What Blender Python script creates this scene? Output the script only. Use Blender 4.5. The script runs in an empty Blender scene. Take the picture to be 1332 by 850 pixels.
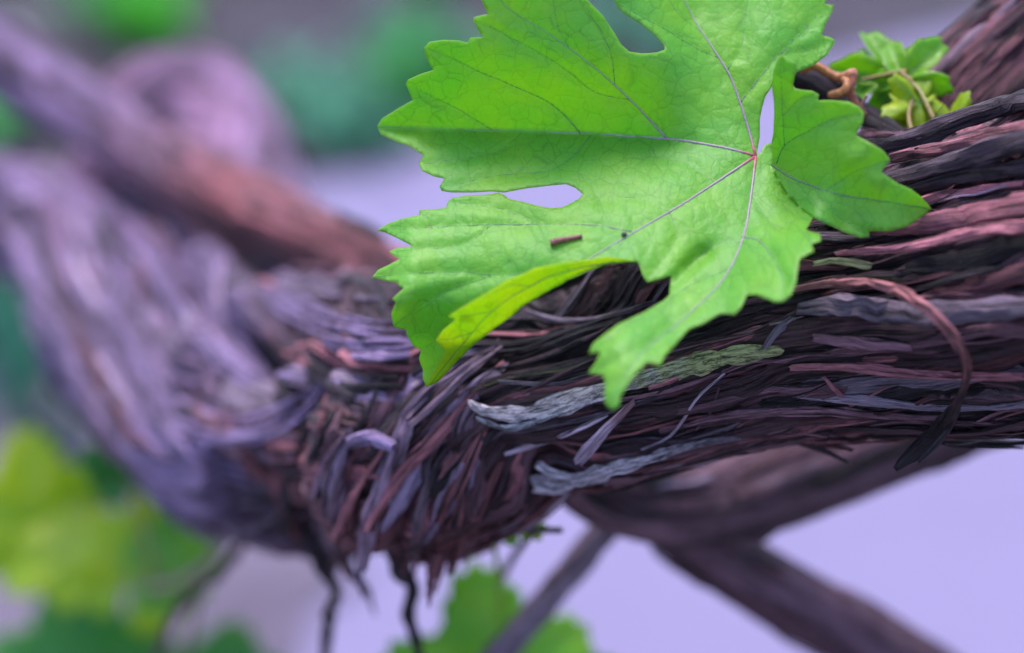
import bpy, bmesh, math, random
import numpy as np
from mathutils import Vector, Matrix
from mathutils.bvhtree import BVHTree
from mathutils.geometry import delaunay_2d_cdt

random.seed(7)
rng = np.random.default_rng(11)
S = bpy.context.scene
COL = S.collection

# ------------------------------------------------------------------ camera
W, H = 1332.0, 850.0
LENS, SENS = 85.0, 36.0
FOC = 0.524                      # metres from the lens to the plane of focus
PITCH = math.radians(30)
FWD = np.array([0, math.cos(PITCH), -math.sin(PITCH)])
UP = np.array([0, math.sin(PITCH), math.cos(PITCH)])
RT = np.array([1.0, 0, 0])
CAM = np.array([0, 0, 0.75]) - FWD * FOC
cd = bpy.data.cameras.new('camera')
cam = bpy.data.objects.new('camera', cd)
COL.objects.link(cam)
cam.location = CAM
cam.rotation_euler = (math.pi / 2 - PITCH, 0, 0)
cd.lens = LENS
cd.sensor_width = SENS
cd.sensor_fit = 'HORIZONTAL'
cd.clip_start = 0.02
cd.clip_end = 900
cd.dof.use_dof = True
cd.dof.focus_distance = FOC - 0.002
cd.dof.aperture_fstop = 4.8
cd.dof.aperture_blades = 0
S.camera = cam

# ------------------------------------------------------------------ light
SUN_AZ, SUN_EL = math.radians(-20), math.radians(68)
w = bpy.data.worlds.new('World')
S.world = w
w.use_nodes = True
nt = w.node_tree
bg = nt.nodes['Background']
sky = nt.nodes.new('ShaderNodeTexSky')
sky.sky_type = 'NISHITA'
sky.sun_disc = False
sky.sun_elevation = SUN_EL
sky.sun_rotation = SUN_AZ
sky.air_density = 1.0
sky.dust_density = 1.5
sky.ozone_density = 1.5
nt.links.new(sky.outputs[0], bg.inputs[0])
bg.inputs[1].default_value = 0.15
sl = bpy.data.lights.new('sun', 'SUN')
sl.energy = 1.5
sl.angle = math.radians(25)
sl.color = (1.0, 0.94, 0.95)
so = bpy.data.objects.new('sun', sl)
COL.objects.link(so)
sv = Vector((math.sin(SUN_AZ) * math.cos(SUN_EL), math.cos(SUN_AZ) * math.cos(SUN_EL), math.sin(SUN_EL)))
so.location = sv * 5
so.rotation_euler = (-sv).to_track_quat('-Z', 'Y').to_euler()
S.view_settings.view_transform = 'Standard'
S.view_settings.look = 'None'
S.view_settings.gamma = 1.0
S.view_settings.exposure = 1.5

# ------------------------------------------------------------------ helpers
KPX = SENS / LENS / W


def P(px, py, dz):
    """world point seen at photo pixel (px, py), dz millimetres beyond the focus plane"""
    px, py, dz = np.broadcast_arrays(np.asarray(px, float), np.asarray(py, float), np.asarray(dz, float))
    d = FOC + dz / 1000.0
    x = (px - W / 2) * KPX * d
    y = (H / 2 - py) * KPX * d
    return CAM + x[..., None] * RT + y[..., None] * UP + d[..., None] * FWD


def ground_pt(px, py, z=0.0):
    v = (px - W / 2) * KPX * RT + (H / 2 - py) * KPX * UP + FWD
    return CAM + v * ((z - CAM[2]) / v[2])


def to_px(p):
    q = np.asarray(p) - CAM
    d = q @ FWD
    return W / 2 + (q @ RT) / d / KPX, H / 2 - (q @ UP) / d / KPX, (d - FOC) * 1000


def tag(o, label=None, cat=None, group=None, kind=None):
    if label: o['label'] = label
    if cat: o['category'] = cat
    if group: o['group'] = group
    if kind: o['kind'] = kind
    return o


def empty(name, loc, label=None, cat=None, group=None):
    o = bpy.data.objects.new(name, None)
    o.empty_display_size = 0.01
    COL.objects.link(o)
    o.location = loc
    return tag(o, label, cat, group)


def root_of(o):
    m = Vector((0, 0, 0))
    while o is not None:
        m += o.location
        o = o.parent
    return m


def mesh_obj(name, V, F, mat, parent=None, uv=None, tint=None, edge=None, smooth=True, kind=None, origin=None, sharp=False):
    """one mesh object; V in world metres, placed relative to its parent"""
    V = np.asarray(V, float)
    off = np.array(root_of(parent)) if parent is not None else (np.asarray(origin, float) if origin is not None else V.mean(0))
    me = bpy.data.meshes.new(name)
    me.from_pydata((V - off).tolist(), [], [tuple(int(i) for i in f) for f in F])
    if smooth:
        me.polygons.foreach_set('use_smooth', np.ones(len(me.polygons), bool))
    if uv is not None:
        li = np.empty(len(me.loops), int)
        me.loops.foreach_get('vertex_index', li)
        l = me.uv_layers.new(name='UVMap')
        l.data.foreach_set('uv', np.asarray(uv, float)[li].ravel())
    if tint is not None:
        a = me.color_attributes.new('tint', 'FLOAT_COLOR', 'POINT')
        t = np.ones((len(V), 4)); t[:, :3] = tint
        a.data.foreach_set('color', t.ravel())
    if edge is not None:
        a = me.attributes.new('edge', 'FLOAT', 'POINT')
        a.data.foreach_set('value', np.asarray(edge, float))
    me.materials.append(mat)
    if sharp: me.set_sharp_from_angle(angle=math.radians(38))
    o = bpy.data.objects.new(name, me)
    COL.objects.link(o)
    if parent is not None:
        o.parent = parent
    else:
        o.location = off
    if kind: o['kind'] = kind
    return o


def catmull(ctrl, n, power=0.5):
    c = np.asarray(ctrl, float)
    c = np.vstack([2 * c[0] - c[1], c, 2 * c[-1] - c[-2]])
    out = []
    m = max(4, int(math.ceil(4 * n / (len(c) - 3))))
    for i in range(1, len(c) - 2):
        t = np.linspace(0, 1, m, endpoint=False)[:, None]
        p0, p1, p2, p3 = c[i - 1], c[i], c[i + 1], c[i + 2]
        out.append(0.5 * (2 * p1 + (p2 - p0) * t + (2 * p0 - 5 * p1 + 4 * p2 - p3) * t ** 2 + (3 * p1 - p0 - 3 * p2 + p3) * t ** 3))
    out.append(c[-2][None])
    q = np.vstack(out)
    k = np.r_[0, np.cumsum(np.linalg.norm(np.diff(q[:, :3], axis=0), axis=1))]
    s = np.linspace(0, k[-1], n)
    return np.stack([np.interp(s, k, q[:, j]) for j in range(q.shape[1])], 1)


def _h(ix, iy, iz, seed):
    h = (ix * 374761393 + iy * 668265263 + iz * 2147483647 + seed * 1274126177) & 0xFFFFFFFF
    h = ((h ^ (h >> 13)) * 1274126177) & 0xFFFFFFFF
    return ((h ^ (h >> 16)) & 0xFFFFFF) / float(0xFFFFFF)


def noise(x, y, z=0.0, seed=0):
    x, y, z = np.broadcast_arrays(np.asarray(x, float), np.asarray(y, float), np.asarray(z, float))
    xi, yi, zi = [np.floor(a).astype(np.int64) for a in (x, y, z)]
    f = [a - b for a, b in ((x, xi), (y, yi), (z, zi))]
    u, v, t = [a * a * a * (a * (a * 6 - 15) + 10) for a in f]
    r = 0
    for dx in (0, 1):
        for dy in (0, 1):
            for dz in (0, 1):
                wgt = (u if dx else 1 - u) * (v if dy else 1 - v) * (t if dz else 1 - t)
                r = r + wgt * _h(xi + dx, yi + dy, zi + dz, seed)
    return r                                   # 0..1


def nrm(a):
    return a / np.maximum(np.linalg.norm(a, axis=-1, keepdims=True), 1e-12)


def sstep(a, b, x):
    t = np.clip((np.asarray(x, float) - a) / (b - a), 0, 1)
    return t * t * (3 - 2 * t)


def seg_dist(px, py, line):
    q = np.asarray(line, float)
    best = np.full(np.shape(px), 1e9)
    for a, b in zip(q[:-1], q[1:]):
        d = b - a
        t = np.clip(((px - a[0]) * d[0] + (py - a[1]) * d[1]) / max(d @ d, 1e-9), 0, 1)
        best = np.minimum(best, np.hypot(px - a[0] - t * d[0], py - a[1] - t * d[1]))
    return best


# ------------------------------------------------------------------ materials
def new_mat(name):
    m = bpy.data.materials.new(name)
    m.use_nodes = True
    t = m.node_tree
    b = t.nodes['Principled BSDF']
    return m, t, b


def N(t, kind, **kw):
    n = t.nodes.new(kind)
    for k, v in kw.items():
        if isinstance(k, str) and hasattr(n, k):
            setattr(n, k, v)
    return n


def ramp(t, src, stops):
    r = t.nodes.new('ShaderNodeValToRGB')
    el = r.color_ramp.elements
    while len(el) < len(stops):
        el.new(0.5)
    for e, (p, c) in zip(el, stops):
        e.position = p
        e.color = (*c, 1) if len(c) == 3 else c
    t.links.new(src, r.inputs[0])
    return r


def mixc(t, fac, a, b, mode='MIX'):
    m = t.nodes.new('ShaderNodeMix')
    m.data_type = 'RGBA'
    m.blend_type = mode
    for s, v in ((0, fac), (6, a), (7, b)):
        if hasattr(v, 'is_linked') or hasattr(v, 'links'):
            t.links.new(v, m.inputs[s])
        elif s == 0:
            m.inputs[0].default_value = v
        else:
            m.inputs[s].default_value = (*v, 1)
    return m.outputs[2]


def vmul(t, vec, xyz):
    m = t.nodes.new('ShaderNodeMapping')
    m.inputs['Scale'].default_value = xyz
    t.links.new(vec, m.inputs[0])
    return m.outputs[0]


def tex(t, vec, scale, detail=4, rough=0.6):
    n = t.nodes.new('ShaderNodeTexNoise')
    n.inputs['Scale'].default_value = scale
    n.inputs['Detail'].default_value = detail
    n.inputs['Roughness'].default_value = rough
    t.links.new(vec, n.inputs['Vector'])
    return n.outputs[0]


def bark_material(name, fibre=1.0, rough=0.62):
    """old vine bark: colour from the strand's own tint, fine fibre grain along it (UV in centimetres)"""
    m, t, b = new_mat(name)
    uvn = N(t, 'ShaderNodeUVMap')
    at = N(t, 'ShaderNodeAttribute'); at.attribute_name = 'tint'
    f1 = tex(t, vmul(t, uvn.outputs[0], (0.7, 14, 1)), 1.0, 5, 0.65)
    f2 = tex(t, vmul(t, uvn.outputs[0], (2.5, 45, 1)), 1.0, 3, 0.6)
    sp = tex(t, vmul(t, uvn.outputs[0], (7, 16, 1)), 1.0, 4, 0.7)
    r1 = ramp(t, f1, [(0.28, (0.28, 0.26, 0.28)), (0.5, (0.85, 0.85, 0.85)), (0.72, (1.7, 1.62, 1.7))])
    c = mixc(t, 1.0, at.outputs['Color'], r1.outputs[0], 'MULTIPLY')
    r2 = ramp(t, f2, [(0.3, (0.6, 0.58, 0.6)), (0.7, (1.3, 1.3, 1.3))])
    c = mixc(t, 1.0, c, r2.outputs[0], 'MULTIPLY')
    r3 = ramp(t, sp, [(0.62, (0, 0, 0)), (0.74, (1, 1, 1))])
    m3 = N(t, 'ShaderNodeMath', operation='MULTIPLY'); t.links.new(r3.outputs[0], m3.inputs[0]); m3.inputs[1].default_value = 0.35
    c = mixc(t, m3.outputs[0], c, (0.30, 0.26, 0.33))
    ck = tex(t, vmul(t, uvn.outputs[0], (0.40, 9, 1)), 1.0, 5, 0.68)
    rk = ramp(t, ck, [(0.40, (0.07, 0.06, 0.07)), (0.46, (1, 1, 1))])
    c = mixc(t, 0.85, c, rk.outputs[0], 'MULTIPLY')
    t.links.new(c, b.inputs['Base Color'])
    b.inputs['Roughness'].default_value = rough
    b.inputs['Specular IOR Level'].default_value = 0.28
    add = N(t, 'ShaderNodeMath', operation='MULTIPLY_ADD')
    t.links.new(f2, add.inputs[0]); add.inputs[1].default_value = 0.4; t.links.new(f1, add.inputs[2])
    add2 = N(t, 'ShaderNodeMath', operation='MULTIPLY_ADD')
    t.links.new(sp, add2.inputs[0]); add2.inputs[1].default_value = 0.5; t.links.new(add.outputs[0], add2.inputs[2])
    add3 = N(t, 'ShaderNodeMath', operation='MULTIPLY_ADD')
    t.links.new(rk.outputs[0], add3.inputs[0]); add3.inputs[1].default_value = 0.6; t.links.new(add2.outputs[0], add3.inputs[2])
    bp = N(t, 'ShaderNodeBump'); bp.inputs['Strength'].default_value = 1.0
    bp.inputs['Distance'].default_value = 0.0010 * fibre
    t.links.new(add3.outputs[0], bp.inputs['Height'])
    t.links.new(bp.outputs[0], b.inputs['Normal'])
    return m


def crust_material(name):
    """weathered flake with cracked pale crust and specks"""
    m, t, b = new_mat(name)
    uvn = N(t, 'ShaderNodeUVMap')
    at = N(t, 'ShaderNodeAttribute'); at.attribute_name = 'tint'
    f1 = tex(t, vmul(t, uvn.outputs[0], (1.6, 13, 1)), 1.0, 8, 0.8)
    f2 = tex(t, vmul(t, uvn.outputs[0], (1.3, 6.5, 1)), 1.0, 6, 0.7)
    ab = N(t, 'ShaderNodeMath', operation='SUBTRACT'); t.links.new(f2, ab.inputs[0]); ab.inputs[1].default_value = 0.5
    ab2 = N(t, 'ShaderNodeMath', operation='ABSOLUTE'); t.links.new(ab.outputs[0], ab2.inputs[0])
    r1 = ramp(t, f1, [(0.40, (0.08, 0.08, 0.09)), (0.5, (0.85, 0.85, 0.85)), (0.7, (1.5, 1.5, 1.55))])
    r2 = ramp(t, ab2.outputs[0], [(0.0, (0.05, 0.05, 0.06)), (0.022, (1, 1, 1))])
    c = mixc(t, 1.0, at.outputs['Color'], r1.outputs[0], 'MULTIPLY')
    c = mixc(t, 0.8, c, r2.outputs[0], 'MULTIPLY')
    t.links.new(c, b.inputs['Base Color'])
    b.inputs['Roughness'].default_value = 0.8
    mu = N(t, 'ShaderNodeMath', operation='MULTIPLY'); t.links.new(f1, mu.inputs[0]); t.links.new(r2.outputs[0], mu.inputs[1])
    bp = N(t, 'ShaderNodeBump'); bp.inputs['Strength'].default_value = 1.0; bp.inputs['Distance'].default_value = 0.0016
    t.links.new(mu.outputs[0], bp.inputs['Height']); t.links.new(bp.outputs[0], b.inputs['Normal'])
    return m


def leaf_material(name, base, glow, netscale=1.0, rough=0.42, trans=0.5, spec=0.6, margin=(0.34, 0.30, 0.07)):
    """grape leaf: waxy green skin over a translucent blade, fine vein net in UV space (1 unit = 100 photo px of blade)"""
    m, t, b = new_mat(name)
    uvn = N(t, 'ShaderNodeUVMap')
    nz = N(t, 'ShaderNodeTexNoise'); nz.inputs['Scale'].default_value = 7 * netscale; nz.inputs['Detail'].default_value = 2
    t.links.new(uvn.outputs[0], nz.inputs['Vector'])
    wv = N(t, 'ShaderNodeVectorMath', operation='MULTIPLY_ADD')
    t.links.new(nz.outputs[1], wv.inputs[0]); wv.inputs[1].default_value = (0.10, 0.10, 0.0)
    t.links.new(uvn.outputs[0], wv.inputs[2])
    nets = []
    for sc, wd in ((4.6, 0.035), (12.0, 0.05)):
        v = N(t, 'ShaderNodeTexVoronoi'); v.feature = 'DISTANCE_TO_EDGE'
        v.inputs['Scale'].default_value = sc * netscale
        t.links.new(wv.outputs[0], v.inputs['Vector'])
        nets.append((v.outputs[0], ramp(t, v.outputs[0], [(0.0, (0, 0, 0)), (wd, (1, 1, 1))])))
    blot = tex(t, uvn.outputs[0], 1.3 * netscale, 3, 0.55)
    mott = tex(t, uvn.outputs[0], 14 * netscale, 3, 0.6)
    dark = tuple(c * 0.45 for c in base)
    warm = (base[0] * 1.6 + 0.015, base[1] * 1.18, base[2] * 0.8)
    c = mixc(t, ramp(t, blot, [(0.35, (0, 0, 0)), (0.68, (1, 1, 1))]).outputs[0], base, warm)
    c = mixc(t, ramp(t, mott, [(0.3, (0.0,) * 3), (0.75, (0.35,) * 3)]).outputs[0], c, tuple(x * 0.75 for x in base))
    net = mixc(t, 1.0, ramp(t, nets[0][0], [(0, (0.62,) * 3), (0.04, (1,) * 3)]).outputs[0],
               ramp(t, nets[1][0], [(0, (0.80,) * 3), (0.05, (1,) * 3)]).outputs[0], 'MULTIPLY')
    c = mixc(t, net, dark, c)
    spt = tex(t, uvn.outputs[0], 9 * netscale, 2, 0.5)
    c = mixc(t, ramp(t, spt, [(0.735, (0, 0, 0)), (0.765, (0.8,) * 3)]).outputs[0], c, (0.16, 0.11, 0.03))
    ed = N(t, 'ShaderNodeAttribute'); ed.attribute_name = 'edge'
    c = mixc(t, ramp(t, ed.outputs['Fac'], [(0.55, (0, 0, 0)), (1.0, (0.5,) * 3)]).outputs[0], c, margin)
    t.links.new(c, b.inputs['Base Color'])
    b.inputs['Roughness'].default_value = rough
    b.inputs['Specular IOR Level'].default_value = spec
    # relief: puffed cells between the net
    hs = N(t, 'ShaderNodeMath', operation='MULTIPLY_ADD')
    t.links.new(ramp(t, nets[0][0], [(0, (0,) * 3), (0.30, (1,) * 3)]).outputs[0], hs.inputs[0]); hs.inputs[1].default_value = 1.0
    t.links.new(ramp(t, nets[1][0], [(0, (0,) * 3), (0.25, (0.35,) * 3)]).outputs[0], hs.inputs[2])
    bp = N(t, 'ShaderNodeBump'); bp.inputs['Strength'].default_value = 0.32; bp.inputs['Distance'].default_value = 0.0003
    t.links.new(hs.outputs[0], bp.inputs['Height']); t.links.new(bp.outputs[0], b.inputs['Normal'])
    tr = N(t, 'ShaderNodeBsdfTranslucent')
    gc = mixc(t, net, tuple(x * 0.35 for x in glow), glow)
    gc = mixc(t, ramp(t, blot, [(0.35, (0, 0, 0)), (0.68, (1, 1, 1))]).outputs[0], gc, (glow[0] * 1.25, glow[1], glow[2] * 0.7))
    t.links.new(gc, tr.inputs[0])
    mx = N(t, 'ShaderNodeMixShader'); mx.inputs[0].default_value = trans
    t.links.new(b.outputs[0], mx.inputs[1]); t.links.new(tr.outputs[0], mx.inputs[2])
    t.links.new(mx.outputs[0], t.nodes['Material Output'].inputs[0])
    return m


def tinted_material(name, rough=0.5, spec=0.5, nscale=900, amt=0.35, trans=0.0):
    m, t, b = new_mat(name)
    at = N(t, 'ShaderNodeAttribute'); at.attribute_name = 'tint'
    tc = N(t, 'ShaderNodeTexCoord')
    n1 = tex(t, tc.outputs['Object'], nscale, 3, 0.6)
    r = ramp(t, n1, [(0.3, (1 - amt,) * 3), (0.7, (1 + amt,) * 3)])
    c = mixc(t, 1.0, at.outputs['Color'], r.outputs[0], 'MULTIPLY')
    t.links.new(c, b.inputs['Base Color'])
    b.inputs['Roughness'].default_value = rough
    b.inputs['Specular IOR Level'].default_value = spec
    bp = N(t, 'ShaderNodeBump'); bp.inputs['Strength'].default_value = 0.5; bp.inputs['Distance'].default_value = 0.2 / nscale
    t.links.new(n1, bp.inputs['Height']); t.links.new(bp.outputs[0], b.inputs['Normal'])
    if trans:
        tr = N(t, 'ShaderNodeBsdfTranslucent'); t.links.new(c, tr.inputs[0])
        mx = N(t, 'ShaderNodeMixShader'); mx.inputs[0].default_value = trans
        t.links.new(b.outputs[0], mx.inputs[1]); t.links.new(tr.outputs[0], mx.inputs[2])
        t.links.new(mx.outputs[0], t.nodes['Material Output'].inputs[0])
    return m


def ground_material(name, c0, c1, c2, scale):
    m, t, b = new_mat(name)
    tc = N(t, 'ShaderNodeTexCoord')
    a = tex(t, tc.outputs['Object'], scale, 6, 0.65)
    f = tex(t, tc.outputs['Object'], scale * 30, 4, 0.7)
    c = mixc(t, ramp(t, a, [(0.35, (0, 0, 0)), (0.65, (1, 1, 1))]).outputs[0], c0, c1)
    c = mixc(t, ramp(t, f, [(0.5, (0, 0, 0)), (0.75, (0.6,) * 3)]).outputs[0], c, c2)
    t.links.new(c, b.inputs['Base Color'])
    b.inputs['Roughness'].default_value = 0.92
    bp = N(t, 'ShaderNodeBump'); bp.inputs['Strength'].default_value = 0.6; bp.inputs['Distance'].default_value = 0.004
    t.links.new(f, bp.inputs['Height']); t.links.new(bp.outputs[0], b.inputs['Normal'])
    return m


BARK = bark_material('old_vine_bark', 1.3, 0.55)
CRUST = crust_material('weathered_flake_bark')
LEAF = leaf_material('grape_leaf_blade', (0.140, 0.45, 0.045), (0.37, 0.74, 0.0003), rough=0.53, spec=0.7)
LEAF_UNDER = leaf_material('grape_leaf_underside', (0.22, 0.46, 0.012), (0.68, 0.98, 0.0003), rough=0.6, spec=0.25)
LEAF_BRIGHT = leaf_material('young_leaf_blade', (0.13, 0.36, 0.03), (0.42, 0.82, 0.008), 1.0)
LEAF_YELLOW = leaf_material('yellowing_leaf_blade', (0.27, 0.44, 0.012), (0.62, 0.85, 0.004), 1.0)
LEAF_DEEP = leaf_material('deep_green_leaf_blade', (0.03, 0.21, 0.03), (0.06, 0.45, 0.02), 1.0, trans=0.35)
VEIN = tinted_material('leaf_vein', 0.45, 0.5, 1500, 0.2)
WOOD = tinted_material('twig_skin', 0.5, 0.5, 900, 0.45)
WEED = tinted_material('weed_leaf', 0.55, 0.4, 60, 0.35, 0.35)
SOIL = ground_material('dark_soil', (0.014, 0.010, 0.016), (0.060, 0.045, 0.066), (0.08, 0.065, 0.09), 9.0)
PATH = ground_material('pale_path', (0.172, 0.143, 0.245), (0.196, 0.163, 0.280), (0.15, 0.125, 0.215), 1.2)

# palette of bark tints (base colours)
RED = np.array([0.250, 0.086, 0.108])
BROWN = np.array([0.140, 0.064, 0.088])
DARK = np.array([0.024, 0.015, 0.021])
GREY = np.array([0.310, 0.220, 0.305])
LILAC = np.array([0.350, 0.235, 0.440])
OLIVE = np.array([0.240, 0.225, 0.110])

# ------------------------------------------------------------------ ground
gm = 300.0
soil = mesh_obj('soil_ground', [(-gm, -gm, 0), (gm, -gm, 0), (gm, gm, 0), (-gm, gm, 0)], [(0, 1, 2, 3)], SOIL, smooth=False, kind='structure', origin=(0, 0, 0))
a0, a1 = ground_pt(0, 318), ground_pt(1332, 38)
dirv = nrm(a1 - a0)
nrmv = np.array([dirv[1], -dirv[0], 0.0])
if nrmv[1] > 0: nrmv = -nrmv
mid = (a0 + a1) / 2
Lp = 5.5
n = 240
tt = np.linspace(-Lp, Lp, n)
wob = 0.05 * (noise(tt * 2.1, 0.3, 0, 3) - 0.5) + 0.03 * (noise(tt * 9, 0.3, 0, 4) - 0.5)
e0, e1 = ground_pt(-300, 930), ground_pt(1600, 930)            # near edge, out of view: path ended here so less lilac light bounces up
Vp = np.vstack([mid + tt[:, None] * dirv - wob[:, None] * nrmv, (e0 + e1) / 2 + tt[:, None] * nrm(e1 - e0) + wob[:, None] * np.array([0, 1, 0])]) + np.array([0, 0, 0.004])
Fp = [(i, i + 1, n + i + 1, n + i) for i in range(n - 1)]
mesh_obj('pale_path', Vp, Fp, PATH, smooth=False, kind='structure', origin=(0, 0, 0))


# ------------------------------------------------------------------ woody limbs
class Limb:
    def __init__(self, ctrl, nS, nT, amp=1.0, seed=0, knob=0.0, pale=0.0, palec=None, carve=None, lumps=None, leaf_shade=()):
        c = np.asarray(ctrl, float)
        world = np.hstack([P(c[:, 0], c[:, 1], c[:, 2]), c[:, 3:4] / 1000.0])
        q = catmull(world, nS)
        self.C = q[:, :3]; self.r = q[:, 3]
        self.T = nrm(np.gradient(self.C, axis=0))
        to = CAM - self.C
        self.N = nrm(to - (to * self.T).sum(1)[:, None] * self.T)
        self.B = np.cross(self.T, self.N)
        self.s = np.r_[0, np.cumsum(np.linalg.norm(np.diff(self.C, axis=0), axis=1))] * 1000
        self.nS, self.nT = nS, nT
        th = np.linspace(0, 2 * math.pi, nT, endpoint=False)
        th = th - 0.7 * np.sin(th)                     # finer mesh on the side that is seen
        self.th = th
        ss, tt = np.meshgrid(self.s, th, indexing='ij')
        rr = np.repeat(self.r[:, None], nT, 1) * 1000            # mm
        tw = tt + 0.35 * (noise(ss / 60, 1.7, 0, seed + 1) - 0.5) + 0.10 * (noise(ss / 16, np.cos(tt) * 1.5, np.sin(tt) * 1.5, seed + 2) - 0.5)

        def an(lam_t, lam_s, sd):
            k = rr / lam_t
            return noise(np.cos(tw) * k + 40, np.sin(tw) * k + 40, ss / lam_s, seed + sd)
        low = 5.0 * (an(22, 70, 3) - 0.5)
        pq = an(8, 120, 13) * 7 + 1.2 * an(2.2, 45, 14)              # bark lies in overlapping plates
        pid = np.floor(pq)
        plate = 1.15 * (pid + sstep(0.72, 1.0, pq - pid) - 4)
        n2 = an(3.2, 75, 5); n3 = an(1.4, 45, 6); n4 = an(0.75, 18, 7); nc = an(4.2, 95, 15); nd = an(2.0, 60, 16)
        d = low + plate + 1.7 * ((1 - np.abs(2 * n2 - 1)) ** 1.4 - 0.5) + 1.1 * (n3 - 0.5) + 0.55 * (n4 - 0.5)
        d -= 1.9 * np.exp(-((nc - 0.5) / 0.022) ** 2) + 1.0 * np.exp(-((nd - 0.5) / 0.03) ** 2)      # long cracks
        d += knob * 8 * (noise(np.cos(tt) * 1.2 + 9, np.sin(tt) * 1.2 + 9, ss / 32, seed + 8) - 0.5)
        ex = np.zeros_like(rr)
        if carve or lumps is not None:
            p0 = self.at(ss, tt, rr / 1000)
            X, Y, _ = to_px(p0)
            if lumps is not None:
                wgt = lumps(X)
                n5 = an(15, 130, 11)
                ex += wgt * (15 * (an(26, 50, 12) - 0.5) + 6 * ((1 - np.abs(2 * n5 - 1)) ** 1.4 - 0.45))
            for line, wpx, dep in carve or []:
                ex -= dep * np.exp(-(seg_dist(X, Y, line) / wpx) ** 2) * (np.cos(tt) > 0)
        d = d + ex
        self.R = (rr + d * amp) / 1000.0
        sm = (rr + amp * (low + plate + 0.3) + knob * 8 * (noise(np.cos(tt) * 1.2 + 9, np.sin(tt) * 1.2 + 9, ss / 32, seed + 8) - 0.5)) / 1000.0
        self.Rs = sm + ex * amp / 1000.0
        # tints
        g = noise(np.cos(tw) * rr / 7 + 20, np.sin(tw) * rr / 7 + 20, ss / 60, seed + 9)
        g2 = noise(np.cos(tw) * rr / 3 + 20, np.sin(tw) * rr / 3 + 20, ss / 30, seed + 10)
        pu = (np.sin(pid * 12.9898 + seed) * 43758.5453) % 1.0
        pu = 0.55 * pu + 0.45 * noise(np.cos(tt) * 2.5 + 7, np.sin(tt) * 2.5 + 7, ss / 55 + pid * 3.7, seed + 17)
        self.tint = BROWN + (RED * 1.15 - BROWN) * sstep(0.35, 0.55, pu)[..., None]
        self.tint = self.tint + (GREY - self.tint) * (0.75 * sstep(0.60, 0.72, pu))[..., None]
        self.tint = self.tint + (DARK * 2.2 - self.tint) * (0.8 * sstep(0.34, 0.24, pu))[..., None]
        self.tint = self.tint * (0.65 + 0.7 * g2[..., None])
        pl = pale(q) if callable(pale) else np.full(nS, pale)      # weathered, sun-bleached bark
        pc = LILAC if palec is None else (palec(q)[:, None] if callable(palec) else palec)
        self.tint = self.tint + (pc * (0.35 + 1.3 * g2[..., None]) - self.tint) * (pl[:, None] * (0.72 + 0.28 * sstep(0.3, 0.6, g)))[..., None]
        if leaf_shade:  # shadow cast by the large leaf, painted into the bark tint
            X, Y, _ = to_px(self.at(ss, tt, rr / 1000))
            for line, wpx, colr, am in leaf_shade:
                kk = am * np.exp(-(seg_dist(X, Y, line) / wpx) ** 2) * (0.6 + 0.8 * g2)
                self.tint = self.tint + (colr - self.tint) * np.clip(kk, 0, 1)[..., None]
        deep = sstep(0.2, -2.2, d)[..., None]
        self.tint = self.tint + (DARK * 1.4 - self.tint) * deep * 0.5     # shade of the furrows darkened into the tint
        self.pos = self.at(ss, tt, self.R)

    def frame(self, s):
        f = lambda A: np.stack([np.interp(s, self.s, A[:, k]) for k in range(3)], -1)
        return f(self.C), nrm(f(self.T)), nrm(f(self.N)), nrm(f(self.B))

    def at(self, s, th, R):
        C, T, Nn, B = self.frame(s)
        return C + R[..., None] * (np.cos(th)[..., None] * Nn + np.sin(th)[..., None] * B)

    def Rat(self, s, th, grid=None):
        g = self.Rs if grid is None else grid
        i = np.clip(np.interp(s, self.s, np.arange(self.nS)), 0, self.nS - 1.001)
        j = np.interp(np.asarray(th) % (2 * math.pi), np.r_[self.th, 2 * math.pi], np.arange(self.nT + 1))
        i0 = i.astype(int); j0 = j.astype(int) % self.nT
        fi = i - i0; fj = j - np.floor(j)
        j1 = (j0 + 1) % self.nT
        return (g[i0, j0] * (1 - fi) * (1 - fj) + g[i0 + 1, j0] * fi * (1 - fj) + g[i0, j1] * (1 - fi) * fj + g[i0 + 1, j1] * fi * fj)

    def mesh(self, name, parent, mat=None):
        V = self.pos.reshape(-1, 3)
        nS, nT = self.nS, self.nT
        a = np.arange(nS - 1)[:, None] * nT
        j = np.arange(nT)[None]; j1 = (j + 1) % nT
        F = np.stack([a + j, a + j1, a + nT + j1, a + nT + j], -1).reshape(-1, 4)
        F = F.tolist() + [list(range(nT))[::-1], [(nS - 1) * nT + k for k in range(nT)]]
        ss, tt = np.meshgrid(self.s, self.th, indexing='ij')
        uv = np.stack([ss / 10, tt * 2.6], -1).reshape(-1, 2)
        return mesh_obj(name, V, F, mat or BARK, parent, uv=uv, tint=self.tint.reshape(-1, 3))


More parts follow.
